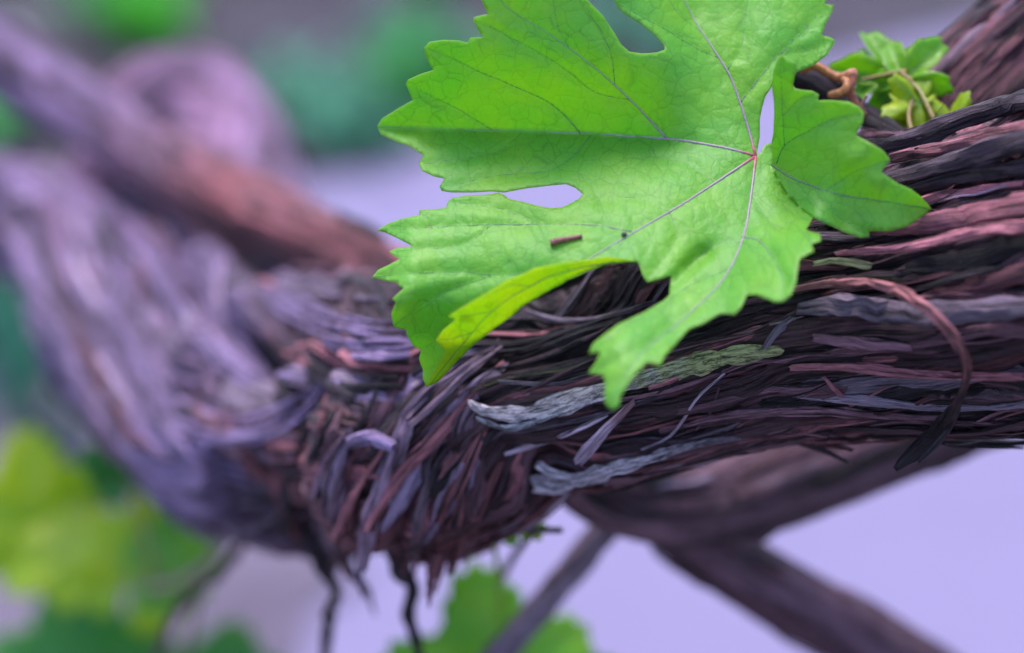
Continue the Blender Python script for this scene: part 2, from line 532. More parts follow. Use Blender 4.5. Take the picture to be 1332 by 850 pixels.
def strip_mesh(C, side, nor, hw, hh, seed, wav=0.25):
    """a bark strand: C centre line, hw half widths, hh thickness (metres)"""
    n = len(C)
    off = np.array([-1, -0.8, -0.1, 0.7, 1.0])
    hgt = np.array([0.0, 0.8, 1.0, 0.75, 0.05])
    k = np.arange(n)
    wob = 1 + wav * 2 * (noise(k * 0.55 + seed * 1.7, 0.5, 0, 5) - 0.5)
    rings = []
    uvs = []
    L = np.r_[0, np.cumsum(np.linalg.norm(np.diff(C, axis=0), axis=1))] * 100
    for i, (o, h) in enumerate(zip(off, hgt)):
        hn = h + 0.9 * (noise(k * 0.5 + seed, i * 3.1, 0, 6) - 0.5)
        on = o * wob + 0.28 * (noise(k * 0.8 + seed, i * 2.3, 0, 7) - 0.5)
        rings.append(C + side * (on * hw)[:, None] + nor * (hn * hh)[:, None])
        uvs.append(np.stack([L + seed * 3.17, on * hw * 100 + seed * 1.31], -1))
    for o in (0.75, -0.75):
        rings.append(C + side * (o * hw * wob)[:, None] - nor * (0.75 * hh)[:, None])
        uvs.append(np.stack([L + seed * 3.17, o * hw * 100 + seed * 1.31 + 0.7], -1))
    m = len(rings)
    T = nrm(np.gradient(C, axis=0))
    for j in range(m):                        # torn ends
        for e, sg in ((0, -1), (1, -0.6), (-1, 1), (-2, 0.6)):
            rings[j][e] += T[e] * sg * hw[e] * (1.5 * _h(np.array(seed), np.array(j), np.array(e + 5), 9) - 0.3)
    V = np.stack(rings, 1).reshape(-1, 3)
    uv = np.stack(uvs, 1).reshape(-1, 2)
    F = []
    for i in range(n - 1):
        for j in range(m):
            j1 = (j + 1) % m
            F.append((i * m + j, i * m + j1, (i + 1) * m + j1, (i + 1) * m + j))
    F.append(tuple(range(m))[::-1]); F.append(tuple((n - 1) * m + j for j in range(m)))
    return V, F, uv


def limb_strip(L, s0, s1, th0, drift, hw, hh, lift0, lift1, seed, n=14, wiggle=0.045):
    t = np.linspace(0, 1, n)
    s = s0 + (s1 - s0) * t
    th = th0 + drift * t + wiggle * 2 * (noise(s / 14 + seed, 0.2, 0, 8) - 0.5)
    R = L.Rat(s, th)
    lift = lift0 + lift1 * np.clip((np.abs(t - 0.5) - 0.25) * 4, 0, 1) ** 2 * (t > 0.5 if seed % 2 else t < 0.5)
    lift = lift + 0.0006 * 2 * (noise(s / 9 + seed, 0.7, 0, 9) - 0.5)
    lift = lift - 0.0016 * np.clip(1 - np.minimum(t, 1 - t) * 5, 0, 1) * (lift1 < 0.0015)
    C = L.at(s, th, R + lift)
    T = nrm(np.gradient(C, axis=0))
    Cc, _, Nn, B = L.frame(s)
    nor = nrm(C - Cc)
    side = nrm(np.cross(T, nor))
    nor = np.cross(side, T)
    a = 0.5 * (_h(np.array(seed), np.array(3), np.array(1), 4) - 0.5)      # some strands lie tilted
    side, nor = side * math.cos(a) + nor * math.sin(a), nor * math.cos(a) - side * math.sin(a)
    taper = np.clip(np.minimum(t, 1 - t) * 7 + 0.15, 0, 1) ** 0.7
    return strip_mesh(C, side, nor, hw * taper, hh * np.sqrt(taper), seed, 0.25 if hw < 0.0012 else 0.4)


def drape(bvh, px, py, fallback):
    v = Vector((px - W / 2) * KPX * RT + (H / 2 - py) * KPX * UP + FWD).normalized()
    h = bvh.ray_cast(Vector(CAM), v, 2.0)
    if h[0] is None:
        return P(px, py, fallback), None
    return np.array(h[0]), np.array(h[1])


class Bag:
    def __init__(self):
        self.V, self.F, self.uv, self.t, self.n = [], [], [], [], 0

    def add(self, V, F, uv, tint):
        self.F += [tuple(i + self.n for i in f) for f in F]
        self.V.append(V); self.uv.append(uv); self.t.append(np.broadcast_to(tint, (len(V), 3)))
        self.n += len(V)

    def build(self, name, mat, parent):
        return mesh_obj(name, np.vstack(self.V), self.F, mat, parent, uv=np.vstack(self.uv), tint=np.vstack(self.t), kind='stuff', sharp=True)


# darker irregular patch lying on the path
ft = ground_pt(90, 760)
aa = np.linspace(0, 2 * math.pi, 60, endpoint=False)
rad = 0.17 * (1 + 0.5 * (noise(np.cos(aa) * 1.4 + 5, np.sin(aa) * 1.4 + 5, 0, 91) - 0.5) + 0.25 * (noise(np.cos(aa) * 5 + 9, np.sin(aa) * 5 + 9, 0, 92) - 0.5))
pv = np.vstack([[ft], ft + np.stack([np.cos(aa) * rad * 1.25, np.sin(aa) * rad * 1.5, 0 * aa], 1)]) + np.array([0, 0, 0.008])
mesh_obj('darker_ground_patch', pv, [(0, 1 + i, 1 + (i + 1) % 60) for i in range(60)], ground_material('darker_ground', (0.085, 0.062, 0.095), (0.15, 0.115, 0.165), (0.19, 0.15, 0.20), 8.0), smooth=False, kind='structure', origin=(0, 0, 0))

vine = empty('grapevine', P(300, 560, 80), 'old gnarled grapevine trunk with shaggy purple brown peeling bark', 'grapevine')

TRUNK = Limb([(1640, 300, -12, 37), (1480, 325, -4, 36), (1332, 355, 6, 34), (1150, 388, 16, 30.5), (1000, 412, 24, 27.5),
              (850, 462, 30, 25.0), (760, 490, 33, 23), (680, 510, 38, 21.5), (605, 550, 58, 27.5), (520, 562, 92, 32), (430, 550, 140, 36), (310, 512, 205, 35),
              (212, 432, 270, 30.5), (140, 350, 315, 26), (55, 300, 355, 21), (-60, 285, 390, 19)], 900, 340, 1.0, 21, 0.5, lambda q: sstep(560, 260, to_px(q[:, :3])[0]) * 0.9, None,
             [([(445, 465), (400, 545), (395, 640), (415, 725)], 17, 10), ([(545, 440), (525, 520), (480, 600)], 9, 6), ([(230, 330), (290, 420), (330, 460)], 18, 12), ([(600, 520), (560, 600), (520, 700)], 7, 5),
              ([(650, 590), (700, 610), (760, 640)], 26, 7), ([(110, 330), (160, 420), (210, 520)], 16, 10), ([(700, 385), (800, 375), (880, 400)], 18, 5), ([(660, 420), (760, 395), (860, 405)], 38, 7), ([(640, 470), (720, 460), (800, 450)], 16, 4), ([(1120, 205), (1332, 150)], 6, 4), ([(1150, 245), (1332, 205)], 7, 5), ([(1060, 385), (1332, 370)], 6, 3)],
             lambda X: sstep(640, 480, X), [([(650, 430), (760, 410), (900, 420)], 65, DARK, 1.0)])  # last list: leaf's shadow on the trunk, painted dark
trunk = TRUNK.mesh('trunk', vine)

ARMS = {
    # name: control points (px, py, dz, radius mm)
    'rising': Limb([(1150, 290, 42, 15), (1235, 165, 46, 17), (1320, 75, 52, 17), (1420, -20, 60, 16), (1540, -120, 70, 15)], 200, 120, 0.6, 51),
    'under': Limb([(1330, 490, 124, 14), (1190, 548, 126, 14), (1060, 603, 126, 14), (930, 645, 120, 13.8), (815, 640, 100, 12.4), (735, 598, 76, 10), (660, 555, 58, 9)], 220, 110, 0.4, 61, 0, 1.0, np.array([0.30, 0.155, 0.21])),
    'fork': Limb([(850, 650, 118, 10.5), (915, 710, 132, 9.6), (1000, 762, 144, 9.6), (1110, 822, 158, 9.6), (1230, 890, 172, 9.6), (1330, 960, 186, 9.6)], 180, 90, 0.4, 71, 0, 1.0, np.array([0.28, 0.14, 0.20])),
    'red': Limb([(-130, 0, 400, 12.5), (0, 78, 370, 13), (120, 158, 330, 13), (260, 246, 270, 12.5), (380, 302, 215, 11), (480, 348, 165, 9.5), (580, 430, 100, 8)], 200, 90, 0.7, 81, 0, lambda q: np.full(len(q), 1.0), lambda q: np.array([0.36, 0.22, 0.42]) + (np.array([0.42, 0.13, 0.15]) - np.array([0.36, 0.22, 0.42])) * sstep(120, 330, to_px(q[:, :3])[0])[:, None]),
    'loop': Limb([(110, 300, 400, 17), (165, 210, 400, 19), (205, 150, 400, 21), (255, 140, 400, 21), (300, 190, 385, 21), (325, 255, 355, 20), (365, 325, 300, 17), (430, 400, 220, 14)], 180, 90, 0.7, 91, 0, 0.95, np.array([0.58, 0.33, 0.58])),
    'column': Limb([(-60, 270, 370, 17), (20, 262, 350, 17), (80, 310, 310, 20), (138, 420, 245, 20), (235, 545, 175, 20), (350, 605, 130, 20)], 180, 110, 0.8, 101, 0, 0.9, np.array([0.38, 0.25, 0.47])),
}
arm_obj = {k: v.mesh('arm', vine) for k, v in ARMS.items()}
allP = [TRUNK] + list(ARMS.values())


def low_bvh(Ls):
    Vs, Fs, b = [], [], 0
    for L in Ls:
        p = L.pos[::3, ::3]
        a, c = p.shape[:2]
        Vs += p.reshape(-1, 3).tolist()
        for i in range(a - 1):
            for j in range(c):
                j1 = (j + 1) % c
                Fs.append((b + i * c + j, b + i * c + j1, b + (i + 1) * c + j1, b + (i + 1) * c + j))
        b += a * c
    return BVHTree.FromPolygons(Vs, Fs)


BVH_T = low_bvh([TRUNK])
BVH_ALL = low_bvh(allP)

# ---- strands lying along the trunk and arms
fib = {}
n_single = 0


def strand_tint(u, leftness):
    """u random 0..1; the far head of the trunk has weathered to grey lilac"""
    if u < 0.36 - 0.2 * leftness: c = BROWN
    elif u < 0.62 - 0.25 * leftness: c = RED
    elif u < 0.84 - 0.35 * leftness: c = DARK * 1.3
    elif u < 0.95 or leftness == 0: c = GREY * (0.75 + 0.25 * leftness)
    else: c = LILAC * (0.7 + 0.3 * leftness)
    return c * random.choice((0.5, 0.7, 0.9, 1.1, 1.4, 2.0))


def scatter(L, parent, count, s_range, wmm, lmm, single, key, leftfun, lift=(0.2, 1.0), peel=0.004, th_range=(-2.0, 2.0), drift=0.12):
    global n_single
    bag = fib.setdefault(key, (Bag(), parent))[0]
    for i in range(count):
        seed = random.randint(0, 9999)
        ln = random.uniform(*lmm) * random.choice((0.5, 0.8, 1, 1.3))
        s0 = random.uniform(s_range[0] - ln * 0.4, s_range[1] - ln * 0.4)
        s1 = s0 + ln
        if s0 < L.s[0] + 2 or s1 > L.s[-1] - 2:
            continue
        th = random.uniform(*th_range)
        if L is TRUNK:
            cx, cy, _ = to_px(L.at(np.array([(s0 + s1) / 2]), np.array([th]), L.Rat(np.array([(s0 + s1) / 2]), np.array([th]))))
            if 400 < cx[0] < 640 and cy[0] > 500: continue
        wd = random.uniform(*wmm) * random.choice((0.6, 0.8, 1, 1.4)) / 2000
        lf = leftfun((s0 + s1) / 2)
        pk = peel * random.random() ** 3
        V, F, uv = limb_strip(L, s0, s1, th, random.uniform(-drift, drift), wd, min(wd * random.uniform(0.4, 0.8), 0.0008),
                              random.uniform(*lift) / 1000, pk, seed, n=max(10, int(ln / 3)))
        tint = strand_tint(random.random(), lf)
        if L is TRUNK and 590 < cx[0] < 960 and 320 < cy[0] < 500:      # shade under the leaf darkened into the strands, with a little olive moss
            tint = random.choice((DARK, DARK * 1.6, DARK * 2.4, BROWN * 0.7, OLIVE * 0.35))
        if single and n_single < 230 and abs(th) < 1.45 and wd > 0.0002:
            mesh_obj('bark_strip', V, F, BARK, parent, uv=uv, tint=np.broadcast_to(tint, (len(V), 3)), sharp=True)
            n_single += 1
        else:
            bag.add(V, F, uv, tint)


def s_at_px(L, x):
    qx = to_px(L.C)[0]
    return float(L.s[np.argmin(np.abs(qx - x))])


sR, sM, sL = s_at_px(TRUNK, 1500), s_at_px(TRUNK, 640), s_at_px(TRUNK, 0)
lf_tr = lambda s: float(sstep(sM - 10, sM + 60, s))
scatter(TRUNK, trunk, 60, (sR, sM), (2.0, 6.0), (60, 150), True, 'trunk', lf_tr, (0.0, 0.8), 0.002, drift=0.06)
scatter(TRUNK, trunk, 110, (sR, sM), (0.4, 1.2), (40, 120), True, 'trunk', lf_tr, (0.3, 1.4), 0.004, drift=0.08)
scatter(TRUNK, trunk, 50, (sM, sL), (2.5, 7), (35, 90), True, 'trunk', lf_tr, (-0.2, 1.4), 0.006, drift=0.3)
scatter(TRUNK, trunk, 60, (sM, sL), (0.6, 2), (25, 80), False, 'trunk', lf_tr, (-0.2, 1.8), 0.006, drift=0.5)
for k, cnt, lfv in (('rising', 40, 0.3), ('under', 26, 0), ('fork', 24, 0), ('red', 60, 0.0), ('loop', 50, 0.6), ('column', 120, 1.0)):
    L = ARMS[k]
    scatter(L, arm_obj[k], cnt, (0, L.s[-1]), (0.8, 3.0), (20, 60), False, k, lambda s, v=lfv: v, (-0.2, 0.8), 0.002, (-math.pi, math.pi))


# ---- strands drawn one by one where the photograph shows them
def drawn(name, pts, mat=None, tint=BROWN, tint2=None, thick=0.45, fb=30, n=None, bvh=None, parent=None, seed=None, label=None, bag=None):
    """pts: (px, py, width px, lift mm); lies on the trunk's surface, lifted towards the open air"""
    bvh = bvh or BVH_T
    seed = random.randint(0, 9999) if seed is None else seed
    q = np.asarray(pts, float)
    n = n or max(8, int(np.linalg.norm(np.diff(q[:, :2], axis=0), axis=1).sum() / 12))
    qq = catmull(np.c_[q[:, 0], q[:, 1], np.zeros(len(q)), q[:, 2:]], n)
    C = []
    nr = []
    last = None
    for a in qq:
        p, m = drape(bvh, a[0], a[1], fb if last is None else last)
        last = to_px(p)[2]
        C.append(p); nr.append(m if m is not None else -FWD)
    if bag is not None and sum(1 for m in nr if np.allclose(m, -FWD)) > 2:
        return None
    C = np.array(C)
    dep = to_px(C)[2]
    ker = np.array([1, 2, 3, 2, 1.0]); ker /= ker.sum()
    dep = np.convolve(np.pad(dep, 2, mode='edge'), ker, mode='valid')
    C = P(qq[:, 0], qq[:, 1], dep - qq[:, 4])
    nor = nrm(nrm(np.array(nr)) * 0.5 - FWD)
    T = nrm(np.gradient(C, axis=0))
    side = nrm(np.cross(T, nor))
    nor = np.cross(side, T)
    hw = qq[:, 3] * KPX * (FOC + (dep - qq[:, 4]) / 1000) / 2
    hh = np.minimum(hw * 0.9, thick / 1000)
    V, F, uv = strip_mesh(C, side, nor, hw, hh, seed, (0.42 if mat is CRUST else 0.26) if bag is None else 0.5)
    tn = np.asarray(tint, float)
    if tint2 is not None:
        k = np.repeat(np.linspace(0, 1, n), 7)[:, None]
        k = sstep(0.35, 0.75, k + 0.25 * (noise(np.arange(len(k)) * 0.37, seed, 0, 2)[:, None] - 0.5))
        tn = tn + (np.asarray(tint2) - tn) * k
    tn = np.broadcast_to(tn, (len(V), 3))
    if bag is not None:
        bag.add(V, F, uv, tn); return None
    o = mesh_obj(name, V, F, mat or BARK, parent or trunk, uv=uv, tint=tn, sharp=True)
    if label: o['label'] = label
    return o


drawn('bark_strip', [(610, 523, 5, 6.5), (632, 535, 18, 6), (685, 538, 22, 5), (740, 522, 25, 4.2), (800, 505, 22, 3.6), (860, 487, 24, 3.2), (920, 470, 28, 3), (970, 460, 26, 2.6), (1013, 456, 14, 2)],
      CRUST, np.array([0.86, 0.68, 0.80]), OLIVE * 2.3, 0.8, label='pale cracked grey bark flake turning olive at one end', n=44)
drawn('bark_strip', [(622, 545, 6, 6), (655, 557, 8, 6), (690, 551, 9, 5), (730, 536, 8, 4), (770, 520, 5, 3)], CRUST, np.array([0.5, 0.45, 0.56]), thick=0.5)
drawn('bark_strip', [(699, 630, 22, 9), (722, 630, 28, 8), (760, 623, 22, 7), (800, 609, 20, 6), (845, 597, 15, 5), (890, 582, 11, 4), (950, 571, 7, 3), (1000, 574, 3, 2)],
      CRUST, np.array([0.88, 0.69, 0.86]), GREY * 0.8, 0.8, label='frayed pale lilac bark flake along the underside', n=34)
drawn('bark_strip', [(702, 606, 10, 10), (720, 616, 13, 9.5), (750, 619, 9, 8.5), (800, 604, 4, 7)], CRUST, np.array([0.88, 0.70, 0.88]), thick=0.5)
drawn('bark_strip', [(657, 591, 5, 7), (700, 577, 8, 6), (745, 562, 8, 5), (788, 541, 6, 3)], tint=GREY * 2, thick=0.6)
drawn('bark_strip', [(752, 600, 13, 9), (775, 573, 15, 8), (800, 547, 12, 6), (824, 524, 8, 3)], tint=GREY * 1.8, tint2=BROWN * 2, thick=0.7)
drawn('bark_strip', [(942, 487, 3.5, 3), (908, 517, 4.5, 4), (885, 552, 4.5, 4), (866, 572, 4, 3), (835, 585, 3, 2)], tint=GREY * 1.8, thick=0.5)
drawn('bark_strip', [(1035, 376, 9, 2), (1085, 369, 12, 5), (1140, 370, 14, 9), (1190, 391, 17, 13), (1232, 428, 15, 16), (1256, 468, 13, 17), (1254, 505, 13, 15), (1237, 538, 17, 11), (1210, 570, 24, 9), (1180, 596, 17, 11), (1166, 609, 6, 12)],
      BARK, np.array([0.52, 0.19, 0.21]), DARK * 1.2, 1.3, label='reddish bark strip curling away from the trunk in an arc', n=46)
drawn('bark_strip', [(1248, 520, 8, 14), (1240, 545, 12, 10), (1222, 572, 12, 8), (1196, 600, 5, 10)], tint=DARK * 1.6, thick=0.7)
drawn('bark_strip', [(1180, 556, 12, 0), (1230, 572, 10, -4), (1290, 578, 9, -8), (1350, 575, 9, -10)], tint=DARK, thick=0.8)
drawn('bark_strip', [(1190, 562, 5, 0), (1240, 580, 4, -4), (1330, 583, 4, -8)], tint=DARK, thick=0.6)
# thick cords along the upper edge at the right
for pts, tn in (([(1118, 192, 16, 3), (1180, 184, 24, 4), (1240, 160, 28, 5), (1300, 140, 30, 6), (1380, 118, 30, 7)], DARK * 2.2),
                ([(1110, 176, 10, 4), (1150, 178, 13, 4), (1200, 176, 12, 5), (1260, 152, 12, 5)], BROWN),
                ([(1150, 236, 14, 2), (1220, 217, 24, 3), (1300, 193, 32, 5), (1390, 170, 34, 6)], DARK * 2.6),
                ([(1160, 205, 14, 1), (1230, 192, 20, 2), (1330, 170, 24, 3), (1390, 155, 24, 3)], RED),
                ([(1180, 268, 10, 1), (1215, 258, 16, 2), (1260, 249, 12, 2), (1330, 240, 10, 1)], RED * 2.0),
                ([(1150, 255, 12, 1), (1240, 232, 18, 2), (1340, 216, 22, 3)], DARK * 1.6),
                ([(1090, 330, 8, 1), (1180, 322, 14, 2), (1280, 300, 16, 2), (1380, 290, 18, 2)], RED * 1.5),
                ([(1120, 300, 14, 0.5), (1220, 290, 26, 1), (1330, 268, 34, 1.5), (1420, 255, 34, 1.5)], RED * 1.1),
                ([(1040, 402, 16, 1), (1100, 398, 28, 1.5), (1180, 408, 34, 2), (1260, 405, 30, 2), (1350, 398, 26, 2)], GREY * 0.42),
                ([(1060, 440, 10, 1), (1120, 447, 16, 1.5), (1180, 452, 12, 1)], BROWN * 1.5),
                ([(1030, 478, 8, 1), (1110, 478, 12, 2), (1200, 488, 12, 2), (1330, 490, 12, 2)], RED * 1.3),
                ([(1040, 515, 8, 1), (1130, 522, 12, 1.5), (1220, 530, 12, 1.5), (1350, 527, 12, 2)], GREY * 0.8),
                ([(860, 560, 8, 1.5), (960, 540, 12, 2), (1060, 535, 14, 2), (1150, 542, 12, 2), (1240, 545, 10, 1)], BROWN * 1.2),
                ([(1060, 343, 8, 2), (1090, 340, 12, 2), (1130, 346, 9, 2)], OLIVE * 1.3)):
    drawn('bark_strip', [(a, b, c, d + 2.6) for a, b, c, d in pts], tint=tn * 1.5, thick=1.6)
# small hairs and splinters
for pts, tn in (([(1068, 487, 4, 3), (1088, 508, 7, 5), (1108, 527, 6, 2)], RED * 1.5), ([(1112, 522, 3, 2), (1135, 514, 3, 5), (1155, 503, 2.5, 7)], RED * 1.4),
                ([(1015, 572, 5, 3), (1060, 582, 7, 4), (1103, 601, 4, 6)], DARK * 2), ([(680, 512, 5, 3), (720, 493, 6, 4), (765, 472, 5, 4)], BROWN * 1.2),
                ([(685, 405, 5, 3), (730, 417, 8, 4), (790, 412, 7, 4), (850, 392, 5, 2)], GREY * 0.8), ([(650, 497, 6, 3), (720, 500, 5, 3), (775, 485, 5, 3)], GREY * 0.5),
                ([(870, 458, 5, 3), (915, 445, 6, 3), (980, 432, 6, 2), (1040, 405, 8, 1)], BROWN * 1.3), ([(990, 460, 6, 2), (1010, 432, 11, 2), (1032, 415, 14, 2)], GREY * 0.7),
                ([(880, 425, 8, 2), (950, 400, 10, 2), (1010, 385, 10, 1)], BROWN), ([(960, 555, 3, 3), (985, 540, 3, 4), (1000, 520, 3, 2)], RED),
                ([(905, 560, 3, 3), (925, 535, 3.5, 3), (935, 505, 3, 2)], BROWN), ([(845, 505, 6, 5), (862, 500, 8, 5), (880, 493, 6, 5)], RED * 1.6)):
    drawn('bark_strip', pts, tint=tn, thick=0.6)
# the head of the trunk: strands turning downwards
for pts, tn in (([(650, 448, 14, 2), (600, 480, 24, 4), (560, 515, 26, 5), (530, 545, 18, 5)], np.array([0.33, 0.20, 0.30])), ([(655, 470, 10, 2), (610, 520, 14, 4), (560, 575, 16, 5), (520, 620, 16, 5), (480, 690, 12, 4)], RED * 1.4),
                ([(630, 560, 10, 3), (600, 620, 18, 5), (575, 680, 22, 6), (565, 735, 20, 7), (562, 775, 8, 8)], RED * 1.3), ([(610, 540, 10, 2), (570, 600, 16, 4), (550, 660, 20, 5), (540, 720, 16, 5)], np.array([0.26, 0.15, 0.21])),
                ([(590, 560, 8, 4), (560, 590, 12, 6), (555, 640, 10, 6)], GREY * 0.8), ([(650, 600, 10, 1), (628, 650, 18, 2), (600, 700, 20, 3), (585, 745, 10, 3)], RED),
                ([(520, 560, 10, 3), (500, 620, 18, 5), (480, 680, 20, 5), (470, 735, 14, 5)], np.array([0.30, 0.18, 0.27])), ([(455, 560, 12, 3), (430, 610, 24, 5), (420, 665, 26, 5), (430, 720, 16, 4)], np.array([0.34, 0.20, 0.29])),
                ([(500, 585, 10, 4), (460, 640, 16, 6), (440, 700, 14, 6)], RED * 1.4), ([(400, 560, 12, 2), (375, 620, 20, 4), (370, 690, 18, 4)], DARK * 2),
                ([(455, 573, 12, 8), (480, 572, 21, 9), (508, 580, 14, 8)], LILAC * 1.3), ([(340, 372, 8, 6), (375, 395, 26, 7), (430, 420, 34, 7), (500, 432, 28, 5), (545, 428, 18, 3)], LILAC),
                ([(420, 440, 10, 6), (460, 452, 24, 7), (510, 455, 30, 6), (550, 450, 18, 4)], LILAC * 1.1), ([(345, 390, 10, 4), (400, 375, 18, 5), (470, 378, 22, 4), (520, 385, 14, 2)], GREY),
                ([(400, 480, 14, 3), (450, 500, 26, 3), (520, 500, 22, 3)], DARK * 1.8), ([(180, 470, 20, 4), (240, 545, 34, 6), (330, 560, 36, 7), (400, 520, 26, 6), (425, 480, 12, 5)], LILAC),
                ([(150, 400, 16, 4), (190, 500, 30, 6), (250, 590, 30, 6), (330, 620, 24, 5)], LILAC * 0.9), ([(200, 300, 24, 4), (240, 380, 44, 6), (300, 460, 44, 6), (350, 500, 24, 5)], LILAC * 1.1),
                ([(300, 560, 16, 3), (350, 620, 20, 4), (390, 700, 16, 4)], RED * 1.2)):
    big = max(p[2] for p in pts)
    m = 1 if big < 22 else (3 if big < 32 else 5)
    for j in range(m):
        sh = (j - (m - 1) / 2) / m
        dd = np.diff(np.array(pts)[:, :2], axis=0); dd = np.vstack([dd, dd[-1:]]); dd = nrm(dd)
        q = [(p[0] - d_[1] * p[2] * sh * 1.2 + random.uniform(-2, 2), p[1] + d_[0] * p[2] * sh * 1.2 + random.uniform(-3, 3), p[2] / m * random.uniform(0.7, 1.3), p[3] * 0.6 + random.uniform(-1, 1)) for p, d_ in zip(pts, dd)]
        drawn('bark_strip', q, tint=tn * random.uniform(0.6, 1.2), thick=1.0, bvh=BVH_ALL, fb=60)
# more fine strands in the head following the same turn
bagH = fib['trunk'][0]
for i in range(75):
    x0 = random.uniform(430, 660); y0 = random.uniform(470, 690)
    k = (x0 - 430) / 230
    ang = math.radians(random.gauss(118 + 12 * k - (y0 - 470) * 0.12, 6))
    ln = random.uniform(70, 170)
    cv = random.uniform(-0.25, 0.1)
    pts = []
    x, y = x0, y0
    wd = random.choice((4, 8, 14, 20, 26)) * random.uniform(0.8, 1.2); lf0 = random.uniform(0.8, 2.6)
    hc = random.choice((RED, RED * 1.5, BROWN, BROWN * 1.5, DARK * 2, np.array([0.27, 0.16, 0.24]), np.array([0.33, 0.22, 0.36])))
    for j in range(5):
        pts.append((x, y, wd * (0.3, 0.9, 1, 0.9, 0.3)[j], lf0 - (1.5, 0.2, 0, 0.2, 1.5)[j]))
        x += math.cos(ang) * ln / 4; y += math.sin(ang) * ln / 4; ang += cv / 4
    drawn('', pts, tint=hc * random.uniform(0.6, 1.3), thick=0.8, bag=bagH, fb=45, n=12)
for k, (bag, par) in fib.items():
    if bag.n: bag.build('bark_fibres', BARK, par)


# ------------------------------------------------------------------ thin round stems
def tube(name, pts, mat, tint, parent=None, nseg=8, n=None, bump=0.12, tint2=None, seed=1, world=False):
    """pts: (px, py, dz mm, radius mm)"""
    q = np.asarray(pts, float)
    pw = np.hstack([q[:, :3] if world else P(q[:, 0], q[:, 1], q[:, 2]), q[:, 3:4] / 1000])
    n = n or max(10, len(q) * 7)
    c = catmull(pw, n)
    T = nrm(np.gradient(c[:, :3], axis=0))
    ref = np.array([0.13, -0.9, 0.4])
    A = nrm(np.cross(T, ref)); B = np.cross(T, A)
    th = np.linspace(0, 2 * math.pi, nseg, endpoint=False)
    k = np.arange(n)
    rad = c[:, 3:4] * (1 + bump * 2 * (noise(k[:, None] * 0.5 + seed * 7.3, np.cos(th)[None] * 1.3 + 5, np.sin(th)[None] * 1.3 + 5, seed) - 0.5))
    V = c[:, None, :3] + rad[..., None] * (np.cos(th)[None, :, None] * A[:, None] + np.sin(th)[None, :, None] * B[:, None])
    F = []
    for i in range(n - 1):
        for j in range(nseg):
            j1 = (j + 1) % nseg
            F.append((i * nseg + j, i * nseg + j1, (i + 1) * nseg + j1, (i + 1) * nseg + j))
    F += [tuple(range(nseg))[::-1], tuple((n - 1) * nseg + j for j in range(nseg))]
    L = np.r_[0, np.cumsum(np.linalg.norm(np.diff(c[:, :3], axis=0), axis=1))] * 100
    uv = np.stack(np.broadcast_arrays(L[:, None], (th * 0.3)[None]), -1).reshape(-1, 2)
    tn = np.broadcast_to(np.asarray(tint, float), (n * nseg, 3))
    if tint2 is not None:
        kk = np.repeat(np.linspace(0, 1, n), nseg)[:, None]
        tn = tn * (1 - kk) + np.asarray(tint2) * kk
    return mesh_obj(name, V.reshape(-1, 3), F, mat, parent, uv=uv, tint=tn, origin=V[0].mean(0))


tube('cane', [(850, 625, 112, 3.2), (800, 672, 120, 3.9), (745, 740, 128, 4.2), (690, 805, 136, 4.2), (620, 885, 146, 4.2)], BARK, GREY, vine)['label'] = 'pale lilac grey cane slanting down below the trunk'
tube('spur', [(1015, 92, 26, 2.6), (1060, 112, 28, 3.0), (1105, 138, 28, 3.0), (1150, 165, 24, 2.6), (1185, 190, 12, 2.2)], BARK, DARK * 1.5, vine)
tube('spur', [(1020, 95, 30, 1.6), (1060, 92, 30, 1.5), (1095, 108, 27, 1.5), (1100, 130, 28, 1.5)], BARK, DARK * 2, vine)
for pts, c_ in (([(400, 690, 110, 3.4), (418, 735, 116, 3.2), (438, 770, 122, 2.2), (428, 805, 128, 2.6), (421, 890, 136, 2.0)], DARK * 2.2), ([(505, 680, 84, 4.6), (520, 735, 90, 4.2), (536, 765, 94, 2.8), (533, 800, 98, 2.6), (550, 870, 104, 1.8)], DARK * 2.0),
                ([(345, 660, 185, 2.2), (292, 738, 180, 2.4), (262, 762, 182, 1.8), (225, 800, 186, 2.0), (205, 860, 190, 1.8)], BROWN * 1.5), ([(440, 715, 100, 2.2), (455, 745, 104, 2.2), (476, 765, 108, 1.4), (488, 800, 110, 0.5)], BROWN * 1.3),
                ([(570, 720, 54, 2.4), (560, 760, 56, 1.6), (558, 790, 58, 0.5)], RED * 1.2), ([(470, 725, 90, 1.6), (468, 755, 92, 1.2), (474, 780, 94, 0.4)], LILAC * 0.6)):
    pts = [(a, b, c, d * 0.62) for a, b, c, d in pts]
    tube('root_sprig', pts, BARK, c_, vine, nseg=10, n=44, bump=0.5, seed=int(pts[0][0]))
tube('hanging_stem', [(516, 395, 56, 1.0), (526, 450, 53, 1.1), (529, 520, 53, 1.2), (522, 590, 54, 1.3), (527, 640, 62, 0.9)], BARK, BROWN * 1.8, vine)
tube('hanging_stem', [(600, 690, 54, 1.0), (640, 690, 58, 0.8), (700, 690, 60, 0.8), (730, 690, 56, 0.8)], WOOD, DARK * 1.8, vine)
tube('hanging_stem', [(698, 690, 62, 0.7), (675, 715, 90, 0.9), (650, 755, 140, 1.0)], WOOD, DARK * 2.2, vine)

